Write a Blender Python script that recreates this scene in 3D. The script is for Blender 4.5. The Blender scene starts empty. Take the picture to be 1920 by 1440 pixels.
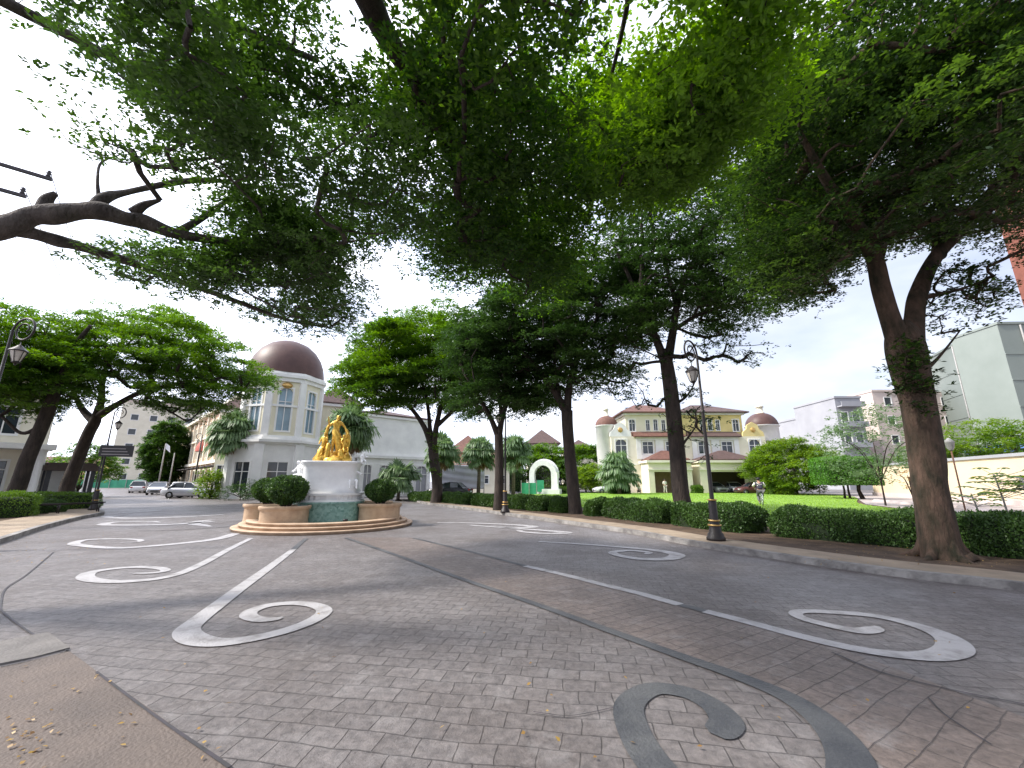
import bpy, bmesh, math, random
import numpy as np
from mathutils import Vector, Matrix

S = bpy.context.scene
COL = S.collection
RNG = np.random.default_rng(7)
random.seed(7)
PI = math.pi
R = math.radians

# ------------------------------------------------------------------ camera, sky, sun, exposure
FPX, HORIZ, EYE = 780.0, 182.0, 1.6
PITCH = math.atan(HORIZ / FPX)
cam = bpy.data.cameras.new('camera')
cam.sensor_fit = 'HORIZONTAL'
cam.sensor_width = 36.0
cam.lens = FPX / 1920.0 * 36.0
cam.clip_start, cam.clip_end = 0.05, 3000
cam_o = bpy.data.objects.new('camera', cam)
COL.objects.link(cam_o)
cam_o.location = (0, 0, EYE)
cam_o.rotation_euler = (PI / 2 + PITCH, 0, 0)
S.camera = cam_o

SUN_AZ, SUN_EL = R(-98), R(44)          # azimuth from +Y towards +X
SUN_DIR = Vector((math.sin(SUN_AZ) * math.cos(SUN_EL), math.cos(SUN_AZ) * math.cos(SUN_EL), math.sin(SUN_EL)))
w = bpy.data.worlds.new('World')
S.world = w
w.use_nodes = True
nt = w.node_tree
nt.nodes.clear()
def wn(t): return nt.nodes.new(t)
sky = wn('ShaderNodeTexSky')
sky.sky_type = 'NISHITA'
sky.sun_disc = False
sky.sun_elevation = SUN_EL
sky.sun_rotation = SUN_AZ % (2 * PI)
sky.dust_density = 2.0
tc = wn('ShaderNodeTexCoord')
mp = wn('ShaderNodeMapping'); mp.inputs['Scale'].default_value = (1, 1, 2.6)
nz = wn('ShaderNodeTexNoise'); nz.inputs['Scale'].default_value = 2.1; nz.inputs['Detail'].default_value = 7; nz.inputs['Roughness'].default_value = .55
cr = wn('ShaderNodeValToRGB'); cr.color_ramp.elements[0].position = .34; cr.color_ramp.elements[1].position = .62
cr.color_ramp.elements[0].color = (.62, .62, .62, 1); cr.color_ramp.elements[1].color = (1, 1, 1, 1)
nz2 = wn('ShaderNodeTexNoise'); nz2.inputs['Scale'].default_value = 3.3; nz2.inputs['Detail'].default_value = 6
cl = wn('ShaderNodeValToRGB'); cl.color_ramp.elements[0].position = .3; cl.color_ramp.elements[1].position = .7
cl.color_ramp.elements[0].color = (3.5, 3.9, 5.2, 1); cl.color_ramp.elements[1].color = (6.3, 6.4, 6.9, 1)
dot = wn('ShaderNodeVectorMath'); dot.operation = 'DOT_PRODUCT'; dot.inputs[1].default_value = Vector((math.sin(R(-62)) * .87, math.cos(R(-62)) * .87, .5))     # thin bright cloud low on the left
mr = wn('ShaderNodeMapRange'); mr.inputs['From Min'].default_value = .1; mr.inputs['From Max'].default_value = 1.0
mr.inputs['To Min'].default_value = 1.0; mr.inputs['To Max'].default_value = 2.6
mul = wn('ShaderNodeVectorMath'); mul.operation = 'SCALE'
mix = wn('ShaderNodeMixRGB')
bg = wn('ShaderNodeBackground'); bg.inputs['Strength'].default_value = .1
out = wn('ShaderNodeOutputWorld')
L = nt.links.new
L(tc.outputs['Generated'], mp.inputs['Vector'])
L(mp.outputs['Vector'], nz.inputs['Vector']); L(mp.outputs['Vector'], nz2.inputs['Vector'])
L(nz.outputs['Fac'], cr.inputs['Fac']); L(nz2.outputs['Fac'], cl.inputs['Fac'])
L(tc.outputs['Generated'], dot.inputs[0]); L(dot.outputs['Value'], mr.inputs['Value'])
L(cl.outputs['Color'], mul.inputs[0]); L(mr.outputs['Result'], mul.inputs['Scale'])
L(cr.outputs['Color'], mix.inputs['Fac']); L(sky.outputs['Color'], mix.inputs['Color1']); L(mul.outputs['Vector'], mix.inputs['Color2'])
L(mix.outputs['Color'], bg.inputs['Color']); L(bg.outputs['Background'], out.inputs['Surface'])

sun = bpy.data.lights.new('sun', 'SUN')
sun.energy = 2.8
sun.angle = R(5)
sun.color = (1, .95, .86)
sun_o = bpy.data.objects.new('sun', sun)
COL.objects.link(sun_o)
sun_o.rotation_euler = SUN_DIR.to_track_quat('Z', 'Y').to_euler()
sun_o.location = SUN_DIR * 60

vs = S.view_settings
vs.view_transform = 'Standard'; vs.look = 'None'; vs.gamma = 1; vs.use_curve_mapping = False
vs.exposure = 1.1
S.cycles.max_bounces = 8
S.cycles.transparent_max_bounces = 8
S.cycles.use_denoising = True

# ------------------------------------------------------------------ surveying helpers
def ray(px, py):
    u = (px - 960) / FPX; v = (720 - py) / FPX
    return (u, math.cos(PITCH) - v * math.sin(PITCH), math.sin(PITCH) + v * math.cos(PITCH))
def G(px, py, z=0.0):                      # ground point
    d = ray(px, py); t = (z - EYE) / d[2]
    return Vector((d[0] * t, d[1] * t, z))
def P(px, py, Y):                          # point in the vertical plane at distance Y
    d = ray(px, py); t = Y / d[1]
    return Vector((d[0] * t, Y, EYE + d[2] * t))
def proj(p):
    p = np.atleast_2d(p); z = p[:, 2] - EYE
    fw = p[:, 1] * math.cos(PITCH) + z * math.sin(PITCH); up = -p[:, 1] * math.sin(PITCH) + z * math.cos(PITCH)
    f2 = np.maximum(fw, .05)
    return 960 + FPX * p[:, 0] / f2, 720 - FPX * up / f2, fw
def inpoly(px, py, poly):
    ins = np.zeros(len(px), bool); n = len(poly)
    for i in range(n):
        x0, y0 = poly[i]; x1, y1 = poly[(i + 1) % n]
        if y0 == y1: continue
        c = ((y0 > py) != (y1 > py)) & (px < (x1 - x0) * (py - y0) / (y1 - y0) + x0)
        ins ^= c
    return ins
def smooth(pts, n=8):
    """Catmull-Rom through points of any dimension"""
    p = [np.array(q, float) for q in pts]
    p = [2 * p[0] - p[1]] + p + [2 * p[-1] - p[-2]]
    o = []
    for i in range(1, len(p) - 2):
        a, b, c, d = p[i - 1:i + 3]
        for k in range(n):
            t = k / n
            o.append(.5 * (2 * b + (c - a) * t + (2 * a - 5 * b + 4 * c - d) * t * t + (3 * b - a - 3 * c + d) * t ** 3))
    o.append(p[-2])
    return o

# ------------------------------------------------------------------ materials
MATS = {}
def nodes(m):
    m.use_nodes = True
    t = m.node_tree; t.nodes.clear()
    o = t.nodes.new('ShaderNodeOutputMaterial'); b = t.nodes.new('ShaderNodeBsdfPrincipled')
    t.links.new(b.outputs[0], o.inputs[0])
    return t, b, o
def mat(name, c, rough=.6, c2=None, scale=3.0, bump=0.0, bscale=30.0, metal=0.0, spec=.4, lo=.35, hi=.65, stretch=(1, 1, 1)):
    if name in MATS: return MATS[name]
    m = bpy.data.materials.new(name); t, b, o = nodes(m)
    c2 = c2 or tuple(x * .78 for x in c)
    g = t.nodes.new('ShaderNodeTexCoord'); mpn = t.nodes.new('ShaderNodeMapping'); mpn.inputs['Scale'].default_value = stretch
    t.links.new(g.outputs['Object'], mpn.inputs['Vector'])
    n = t.nodes.new('ShaderNodeTexNoise'); n.inputs['Scale'].default_value = scale; n.inputs['Detail'].default_value = 6; n.inputs['Roughness'].default_value = .6
    r = t.nodes.new('ShaderNodeValToRGB'); r.color_ramp.elements[0].position = lo; r.color_ramp.elements[1].position = hi
    r.color_ramp.elements[0].color = (*c2, 1); r.color_ramp.elements[1].color = (*c, 1)
    t.links.new(mpn.outputs[0], n.inputs['Vector']); t.links.new(n.outputs['Fac'], r.inputs['Fac']); t.links.new(r.outputs[0], b.inputs['Base Color'])
    b.inputs['Roughness'].default_value = rough; b.inputs['Metallic'].default_value = metal
    b.inputs['Specular IOR Level'].default_value = spec
    if bump:
        n2 = t.nodes.new('ShaderNodeTexNoise'); n2.inputs['Scale'].default_value = bscale; n2.inputs['Detail'].default_value = 5
        bp = t.nodes.new('ShaderNodeBump'); bp.inputs['Strength'].default_value = bump; bp.inputs['Distance'].default_value = .05
        t.links.new(mpn.outputs[0], n2.inputs['Vector']); t.links.new(n2.outputs['Fac'], bp.inputs['Height']); t.links.new(bp.outputs[0], b.inputs['Normal'])
    MATS[name] = m
    return m
def glass_mat(name, c=(.03, .04, .05), rough=.08):
    m = bpy.data.materials.new(name); t, b, o = nodes(m)
    g = t.nodes.new('ShaderNodeTexCoord'); n = t.nodes.new('ShaderNodeTexNoise'); n.inputs['Scale'].default_value = .9
    r = t.nodes.new('ShaderNodeValToRGB'); r.color_ramp.elements[0].color = (*[x * .5 for x in c], 1); r.color_ramp.elements[1].color = (*[x * 1.6 for x in c], 1)
    t.links.new(g.outputs['Object'], n.inputs['Vector']); t.links.new(n.outputs['Fac'], r.inputs['Fac']); t.links.new(r.outputs[0], b.inputs['Base Color'])
    b.inputs['Roughness'].default_value = rough; b.inputs['Specular IOR Level'].default_value = .8
    MATS[name] = m
    return m
def leaf_mat(name, c, c2, transl=.4, rough=.45):
    m = bpy.data.materials.new(name); t, b, o = nodes(m)
    a = t.nodes.new('ShaderNodeAttribute'); a.attribute_name = 'tint'
    r = t.nodes.new('ShaderNodeValToRGB'); r.color_ramp.elements[0].color = (*c2, 1); r.color_ramp.elements[1].color = (*c, 1)
    t.links.new(a.outputs['Fac'], r.inputs['Fac']); t.links.new(r.outputs[0], b.inputs['Base Color'])
    b.inputs['Roughness'].default_value = rough; b.inputs['Specular IOR Level'].default_value = .35
    tr = t.nodes.new('ShaderNodeBsdfTranslucent')
    br = t.nodes.new('ShaderNodeHueSaturation'); br.inputs['Hue'].default_value = .485; br.inputs['Saturation'].default_value = 1.15; br.inputs['Value'].default_value = 1.7
    t.links.new(r.outputs[0], br.inputs['Color']); t.links.new(br.outputs[0], tr.inputs['Color'])
    mx = t.nodes.new('ShaderNodeMixShader'); mx.inputs[0].default_value = transl
    t.links.new(b.outputs[0], mx.inputs[1]); t.links.new(tr.outputs[0], mx.inputs[2]); t.links.new(mx.outputs[0], o.inputs[0])
    MATS[name] = m
    return m

def paving_mat(name, ca, cb, cm, bw=.34, rh=.24, rot=9, stain=(.105, .085, .075), rough=.46, origin=None):
    m = bpy.data.materials.new(name); t, b, o = nodes(m); N = t.nodes.new; K = t.links.new
    g = N('ShaderNodeTexCoord'); mpn = N('ShaderNodeMapping'); mpn.inputs['Rotation'].default_value = (0, 0, R(rot))
    K(g.outputs['Object'], mpn.inputs['Vector'])
    wob = N('ShaderNodeTexNoise'); wob.inputs['Scale'].default_value = 1.7; wob.inputs['Detail'].default_value = 3
    K(mpn.outputs[0], wob.inputs['Vector'])
    add = N('ShaderNodeMixRGB'); add.blend_type = 'ADD'; add.inputs['Fac'].default_value = .11
    K(mpn.outputs[0], add.inputs['Color1']); K(wob.outputs['Color'], add.inputs['Color2'])
    bk = N('ShaderNodeTexBrick'); bk.inputs['Scale'].default_value = 1; bk.inputs['Brick Width'].default_value = bw; bk.inputs['Row Height'].default_value = rh
    bk.inputs['Mortar Size'].default_value = .0055; bk.inputs['Mortar Smooth'].default_value = .6; bk.inputs['Bias'].default_value = -.1
    bk.inputs['Color1'].default_value = (*ca, 1); bk.inputs['Color2'].default_value = (*cb, 1); bk.inputs['Mortar'].default_value = (*cm, 1)
    K(add.outputs[0], bk.inputs['Vector'])
    n1 = N('ShaderNodeTexNoise'); n1.inputs['Scale'].default_value = .55; n1.inputs['Detail'].default_value = 8; n1.inputs['Roughness'].default_value = .65
    K(g.outputs['Object'], n1.inputs['Vector'])
    r1 = N('ShaderNodeValToRGB'); r1.color_ramp.elements[0].position = .42; r1.color_ramp.elements[1].position = .68
    K(n1.outputs['Fac'], r1.inputs['Fac'])
    mx = N('ShaderNodeMixRGB'); mx.inputs['Color2'].default_value = (*stain, 1)
    f1 = N('ShaderNodeMath'); f1.operation = 'MULTIPLY'; f1.inputs[1].default_value = .65
    K(r1.outputs[0], f1.inputs[0]); K(f1.outputs[0], mx.inputs['Fac']); K(bk.outputs['Color'], mx.inputs['Color1'])
    n2 = N('ShaderNodeTexNoise'); n2.inputs['Scale'].default_value = 14; n2.inputs['Detail'].default_value = 8; n2.inputs['Roughness'].default_value = .7
    K(g.outputs['Object'], n2.inputs['Vector'])
    r2 = N('ShaderNodeValToRGB'); r2.color_ramp.elements[0].position = .3; r2.color_ramp.elements[1].position = .75
    r2.color_ramp.elements[0].color = (.45, .45, .46, 1); r2.color_ramp.elements[1].color = (1.45, 1.43, 1.42, 1)
    K(n2.outputs['Fac'], r2.inputs['Fac'])
    mu = N('ShaderNodeMixRGB'); mu.blend_type = 'MULTIPLY'; mu.inputs['Fac'].default_value = .85
    K(mx.outputs[0], mu.inputs['Color1']); K(r2.outputs[0], mu.inputs['Color2'])
    # a few pale scuffs
    n3 = N('ShaderNodeTexNoise'); n3.inputs['Scale'].default_value = 2.3; n3.inputs['Detail'].default_value = 10; n3.inputs['Roughness'].default_value = .75
    K(mpn.outputs[0], n3.inputs['Vector'])
    r3 = N('ShaderNodeValToRGB'); r3.color_ramp.elements[0].position = .53; r3.color_ramp.elements[1].position = .70
    K(n3.outputs['Fac'], r3.inputs['Fac'])
    f3 = N('ShaderNodeMath'); f3.operation = 'MULTIPLY'; f3.inputs[1].default_value = .45
    K(r3.outputs[0], f3.inputs[0])
    m3 = N('ShaderNodeMixRGB'); m3.inputs['Color2'].default_value = (.34, .32, .315, 1)
    K(f3.outputs[0], m3.inputs['Fac']); K(mu.outputs[0], m3.inputs['Color1'])
    K(m3.outputs[0], b.inputs['Base Color'])
    rr = N('ShaderNodeMapRange'); rr.inputs['To Min'].default_value = rough - .12; rr.inputs['To Max'].default_value = rough + .2
    K(n1.outputs['Fac'], rr.inputs['Value']); K(rr.outputs[0], b.inputs['Roughness'])
    b.inputs['Specular IOR Level'].default_value = .45
    hm = N('ShaderNodeMath'); hm.operation = 'MULTIPLY_ADD'; hm.inputs[1].default_value = -1.0
    K(bk.outputs['Fac'], hm.inputs[0]); K(n2.outputs['Fac'], hm.inputs[2])
    bp = N('ShaderNodeBump'); bp.inputs['Strength'].default_value = .8; bp.inputs['Distance'].default_value = .02
    K(hm.outputs[0], bp.inputs['Height']); K(bp.outputs[0], b.inputs['Normal'])
    MATS[name] = m
    return m

M_PAVE = paving_mat('stamped_paving', (.160, .144, .140), (.205, .186, .181), (.088, .079, .076), bw=.25, rh=.19)
M_RED = paving_mat('red_paving', (.168, .134, .118), (.212, .170, .150), (.09, .073, .066), bw=.26, rh=.18, rot=-32, stain=(.12, .10, .09))
M_CONC = mat('concrete', (.17, .135, .115), .75, (.11, .09, .08), 1.2, .3, 45)
M_SLAB = mat('slab_concrete', (.20, .185, .175), .8, (.13, .12, .115), 2.5, .3, 40)
M_WALK = mat('sidewalk', (.37, .29, .21), .85, (.25, .195, .145), 1.6, .4, 30)
M_KERB = mat('kerb_stone', (.33, .31, .29), .8, (.13, .12, .115), 2.2, .5, 18)
M_SOIL = mat('soil', (.13, .085, .055), .95, (.06, .04, .028), 2.5, .8, 20)
M_LAWN = mat('lawn_grass', (.22, .36, .05), .9, (.14, .26, .035), .5, .6, 60)
M_WHITEPAINT = mat('pale_marking', (.41, .395, .40), .6, (.23, .215, .21), 3.4, .35, 40, lo=.3, hi=.52)
M_DARKPAINT = mat('dark_marking', (.052, .055, .062), .5, (.095, .097, .10), 1.6, .3, 40, lo=.42, hi=.62)
M_DRIVE = mat('drive', (.42, .36, .34), .8, (.33, .29, .27), 1.0)
M_BARK = mat('bark', (.06, .044, .036), .9, (.025, .019, .016), 5.0, .9, 22, stretch=(1, 1, .35))
M_BARKG = mat('bark_grey', (.13, .11, .10), .9, (.045, .037, .034), 4.0, 1.0, 20, stretch=(1, 1, .6))
M_BARKB = mat('bark_brown', (.10, .062, .044), .95, (.022, .02, .011), 5.0, 1.0, 18, stretch=(1, 1, .35))
M_PALMT = mat('palm_trunk', (.20, .16, .13), .9, (.10, .08, .065), 8.0, .6, 30, stretch=(.3, .3, 2))
M_LEAF = leaf_mat('leaf_mid', (.075, .155, .028), (.03, .075, .015), .34)
M_LEAFB = leaf_mat('leaf_bright', (.12, .23, .03), (.05, .12, .018), .45)
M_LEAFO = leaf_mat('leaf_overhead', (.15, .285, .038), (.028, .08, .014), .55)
M_LEAFT = leaf_mat('leaf_lit_and_dark', (.11, .215, .035), (.018, .046, .011), .22)  # bright end of the ramp paints in sunlit pads over a dark crown
M_LEAFD = leaf_mat('leaf_dark', (.05, .105, .025), (.022, .055, .014), .3)
M_LEAFY = leaf_mat('leaf_yellowgreen', (.19, .30, .035), (.09, .17, .025), .4)
M_HEDGE = leaf_mat('hedge_leaf', (.085, .165, .034), (.022, .055, .013), .22)
M_HEDGEL = leaf_mat('hedge_leaf_light', (.14, .25, .03), (.06, .13, .02), .3)
M_PALM = leaf_mat('palm_leaf', (.20, .29, .14), (.08, .15, .06), .3)
M_PALMD = leaf_mat('palm_dead_leaf', (.33, .24, .14), (.20, .14, .08), .3)
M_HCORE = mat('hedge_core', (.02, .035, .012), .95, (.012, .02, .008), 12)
M_IRON = mat('painted_iron', (.016, .013, .013), .45, (.028, .02, .018), 9, .15, 40)
M_GOLDT = mat('gilt_trim', (.72, .48, .18), .4, (.5, .3, .1), 9, metal=.8)
M_GOLD = mat('gold_paint', (.86, .56, .10), .3, (.46, .24, .03), 9, metal=.55, spec=.5)
M_FROST = mat('lamp_glass', (.62, .58, .52), .3, (.5, .46, .42), 6)
M_WHITE = mat('white_stucco', (.85, .84, .81), .75, (.74, .73, .71), .8, .1, 60)
M_CREAM = mat('cream_stucco', (.82, .77, .64), .8, (.72, .67, .54), .7, .1, 60)
M_YELLOW = mat('yellow_stucco', (.74, .61, .27), .8, (.66, .53, .23), .7, .1, 60)
M_PALEY = mat('pale_yellow_stucco', (.80, .75, .58), .8, (.72, .67, .51), .7, .1, 60)
M_PEACH = mat('peach_stucco', (.70, .48, .33), .8, (.58, .38, .26), .9, .1, 60)
M_GREYB = mat('grey_wall', (.20, .225, .205), .85, (.165, .19, .172), .12, .1, 20)
M_LGREY = mat('light_grey_wall', (.36, .36, .38), .85, (.31, .31, .33), .3)
M_PINKW = mat('pinkish_wall', (.66, .55, .50), .85, (.55, .46, .42), .5)
M_BRICKR = mat('red_brown_wall', (.22, .075, .05), .85, (.17, .06, .04), .5)
M_ROOF = mat('brown_roof', (.12, .075, .066), .7, (.08, .05, .046), 2.5, .5, 25)
M_ROOFR = mat('red_roof', (.18, .085, .062), .7, (.12, .058, .045), 2.5, .5, 25)
M_DOME = mat('dome_copper', (.105, .052, .043), .5, (.075, .036, .031), 1.2, .15, 20)
M_DARKW = mat('dark_interior', (.05, .042, .036), .9, (.03, .026, .024), 2)
M_TERRA = mat('terracotta', (.54, .39, .26), .8, (.38, .26, .17), 3.0, .2, 40)
M_STEP = mat('step_stone', (.56, .41, .29), .75, (.40, .28, .19), 3.0, .2, 50)
M_MARBLE = mat('white_marble', (.84, .84, .83), .5, (.72, .72, .72), 2.2, .05, 20)
M_FENCEG = mat('green_netting', (.06, .34, .20), .8, (.04, .24, .15), 1.0)
M_BANNER = mat('banner_cloth', (.46, .46, .52), .8, (.36, .36, .42), .7, .2, 4)
M_SILVER = mat('silver_paint', (.55, .56, .60), .28, (.52, .53, .57), 2, metal=.5)
M_CARW = mat('white_paint', (.74, .75, .78), .25, (.70, .71, .74), 2)
M_CARD = mat('dark_paint', (.04, .042, .05), .25, (.03, .03, .036), 2)
M_TYRE = mat('tyre_rubber', (.02, .02, .02), .8, (.014, .014, .014), 20)
M_RIM = mat('alloy', (.5, .5, .52), .3, (.4, .4, .42), 8, metal=.9)
M_LAMPL = mat('car_lamp', (.75, .76, .78), .12, (.6, .6, .62), 9)
M_LAMPR = mat('tail_lamp', (.4, .02, .02), .2, (.3, .015, .015), 9)
M_GLASS = glass_mat('window_glass')
M_GLASSB = glass_mat('window_glass_blue', (.20, .30, .36), .12)
M_SKIN = mat('skin', (.42, .25, .17), .55, (.36, .21, .14), 12)
M_HAIR = mat('dark_hair', (.012, .01, .01), .6, (.02, .018, .016), 30)
M_SHIRTD = mat('dark_shirt', (.03, .028, .05), .85, (.05, .045, .07), 6)
M_SHIRTW = mat('white_shirt', (.78, .75, .68), .85, (.66, .63, .56), 6)
M_TROUS = mat('grey_trousers', (.14, .14, .14), .85, (.10, .10, .10), 6)
M_TROUSL = mat('pale_trousers', (.55, .52, .47), .85, (.45, .42, .38), 6)
M_SIGN = mat('sign_board', (.03, .028, .03), .6, (.04, .038, .04), 5)
M_POLE = mat('grey_pole', (.38, .37, .36), .7, (.28, .27, .26), 4)
M_WATER = mat('pool_water', (.02, .11, .07), .08, (.015, .08, .05), 4, .25, 14, spec=.8)
M_LITTER = leaf_mat('fallen_leaf', (.45, .30, .08), (.20, .11, .04), .2)
M_BLUE = mat('blue_sheet', (.10, .20, .50), .6, (.08, .15, .4), 2)
M_WIRE = mat('wire', (.06, .05, .06), .6, (.04, .04, .04), 5)
def tile_mat():
    m = bpy.data.materials.new('green_mosaic'); t, b, o = nodes(m); N = t.nodes.new; K = t.links.new
    g = N('ShaderNodeTexCoord')
    v = N('ShaderNodeTexVoronoi'); v.inputs['Scale'].default_value = 13
    r = N('ShaderNodeValToRGB'); r.color_ramp.elements[0].color = (.09, .22, .18, 1); r.color_ramp.elements[1].color = (.30, .46, .40, 1)
    K(g.outputs['Object'], v.inputs['Vector']); K(v.outputs['Color'], r.inputs['Fac']); K(r.outputs[0], b.inputs['Base Color'])
    b.inputs['Roughness'].default_value = .3
    MATS['green_mosaic'] = m
    return m
M_TILE = tile_mat()
# ------------------------------------------------------------------ object helpers
def tag(o, label=None, cat=None, group=None, kind=None):
    if label: o['label'] = label
    if cat: o['category'] = cat
    if group: o['group'] = group
    if kind: o['kind'] = kind
    return o
def empty(name, loc=(0, 0, 0), rz=0, label=None, cat=None, group=None):
    o = bpy.data.objects.new(name, None); COL.objects.link(o)
    o.location = loc; o.rotation_euler = (0, 0, rz); o.empty_display_size = .2
    return tag(o, label, cat, group)
def link(name, me, m, parent=None):
    o = bpy.data.objects.new(name, me); COL.objects.link(o)
    if m is not None: me.materials.append(m)
    if parent is not None: o.parent = parent
    return o
def children(o): return [c for c in bpy.data.objects if c.parent == o]
def copy_tree(o, parent=None):
    c = o.copy(); COL.objects.link(c)
    if parent is not None: c.parent = parent
    for ch in children(o): copy_tree(ch, c)
    return c

class MB:
    def __init__(s): s.b = bmesh.new()
    def box(s, x0, x1, y0, y1, z0, z1, M=None):
        vs_ = [s.b.verts.new((x, y, z)) for x in (x0, x1) for y in (y0, y1) for z in (z0, z1)]
        for f in ((0, 1, 3, 2), (4, 6, 7, 5), (0, 4, 5, 1), (2, 3, 7, 6), (0, 2, 6, 4), (1, 5, 7, 3)): s.b.faces.new([vs_[i] for i in f])
        if M is not None: bmesh.ops.transform(s.b, matrix=M, verts=vs_)
        return s
    def prism(s, poly, z0, z1, M=None):
        n = len(poly)
        a = [s.b.verts.new((p[0], p[1], z0)) for p in poly]; c = [s.b.verts.new((p[0], p[1], z1)) for p in poly]
        s.b.faces.new(a[::-1]); s.b.faces.new(c)
        for i in range(n): s.b.faces.new((a[i], a[(i + 1) % n], c[(i + 1) % n], c[i]))
        if M is not None: bmesh.ops.transform(s.b, matrix=M, verts=a + c)
        return s
    def lathe(s, prof, n=24, c=(0, 0, 0), a0=0, sx=1, sy=1, smooth_=True):
        rings = []
        for r, z in prof:
            if r < 1e-5: rings.append([s.b.verts.new((c[0], c[1], c[2] + z))])
            else: rings.append([s.b.verts.new((c[0] + sx * r * math.cos(a0 + 2 * PI * k / n), c[1] + sy * r * math.sin(a0 + 2 * PI * k / n), c[2] + z)) for k in range(n)])
        for i in range(len(rings) - 1):
            A_, B_ = rings[i], rings[i + 1]
            for k in range(n):
                if len(A_) == 1 and len(B_) == 1: continue
                if len(A_) == 1: f = (A_[0], B_[(k + 1) % n], B_[k])
                elif len(B_) == 1: f = (A_[k], A_[(k + 1) % n], B_[0])
                else: f = (A_[k], A_[(k + 1) % n], B_[(k + 1) % n], B_[k])
                s.b.faces.new(f).smooth = smooth_
        return s
    def tube(s, pts, rad, n=8, cap=True):
        pts = [Vector(p) for p in pts]
        if not hasattr(rad, '__len__'): rad = [rad] * len(pts)
        prev = None; rings = []
        for i, p in enumerate(pts):
            d = (pts[min(i + 1, len(pts) - 1)] - pts[max(i - 1, 0)])
            if d.length < 1e-8: d = Vector((0, 0, 1))
            d.normalize()
            if prev is None:
                u = d.cross(Vector((0, 0, 1)) if abs(d.z) < .9 else Vector((1, 0, 0))).normalized()
            else:
                u = prev - d * prev.dot(d)
                u = u.normalized() if u.length > 1e-6 else d.orthogonal().normalized()
            prev = u; v = d.cross(u)
            rings.append([s.b.verts.new(p + (u * math.cos(2 * PI * k / n) + v * math.sin(2 * PI * k / n)) * rad[i]) for k in range(n)])
        for i in range(len(rings) - 1):
            for k in range(n): s.b.faces.new((rings[i][k], rings[i][(k + 1) % n], rings[i + 1][(k + 1) % n], rings[i + 1][k])).smooth = True
        if cap:
            s.b.faces.new(rings[0][::-1]); s.b.faces.new(rings[-1])
        return s
    def sphere(s, c, r, sc=(1, 1, 1), n=16, m=10, jit=0):
        prof = [(0 if k in (0, m) else r * math.sin(PI * k / m), -r * math.cos(PI * k / m) * sc[2]) for k in range(m + 1)]
        n0 = len(s.b.verts)
        s.lathe(prof, n, c, 0, sc[0], sc[1])
        return s
    def faces(s, vs_, fs, smooth_=False):
        v = [s.b.verts.new(p) for p in vs_]
        for f in fs: s.b.faces.new([v[i] for i in f]).smooth = smooth_
        return s
    def build(s, name, m, parent=None, bevel=0, fix=True):
        if fix: bmesh.ops.recalc_face_normals(s.b, faces=s.b.faces)
        if bevel: bmesh.ops.bevel(s.b, geom=list(s.b.edges), offset=bevel, segments=2, affect='EDGES', profile=.6)
        me = bpy.data.meshes.new(name); s.b.to_mesh(me); s.b.free()
        return link(name, me, m, parent)

def np_mesh(name, verts, quads, m, parent=None, tint=None):
    me = bpy.data.meshes.new(name)
    nv, nf = len(verts), len(quads)
    me.vertices.add(nv); me.vertices.foreach_set('co', np.asarray(verts, np.float32).ravel())
    me.loops.add(nf * 4); me.loops.foreach_set('vertex_index', np.asarray(quads, np.int32).ravel())
    me.polygons.add(nf); me.polygons.foreach_set('loop_start', np.arange(0, nf * 4, 4, dtype=np.int32))
    me.update(calc_edges=True)
    if tint is not None:
        a = me.attributes.new('tint', 'FLOAT', 'POINT'); a.data.foreach_set('value', np.asarray(tint, np.float32))
    return link(name, me, m, parent)

def leaf_mesh(name, pos, direc, nrm, Ln, Wd, m, parent, tint):
    """one rhombus-like leaf per row, bent upwards along the midrib"""
    n = len(pos)
    d = direc / np.maximum(np.linalg.norm(direc, axis=1, keepdims=True), 1e-6)
    nn = nrm - d * np.sum(nrm * d, 1, keepdims=True); nn /= np.maximum(np.linalg.norm(nn, axis=1, keepdims=True), 1e-6)
    sd = np.cross(d, nn)
    Ln = np.broadcast_to(Ln, (n,))[:, None]; Wd = np.broadcast_to(Wd, (n,))[:, None]
    v = np.stack([pos, pos + d * Ln * .58 + sd * Wd * .5 + nn * Wd * .12, pos + d * Ln, pos + d * Ln * .58 - sd * Wd * .5 + nn * Wd * .12], 1).reshape(-1, 3)
    q = np.arange(n * 4).reshape(-1, 4)
    return np_mesh(name, v, q, m, parent, np.repeat(tint, 4))

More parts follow.
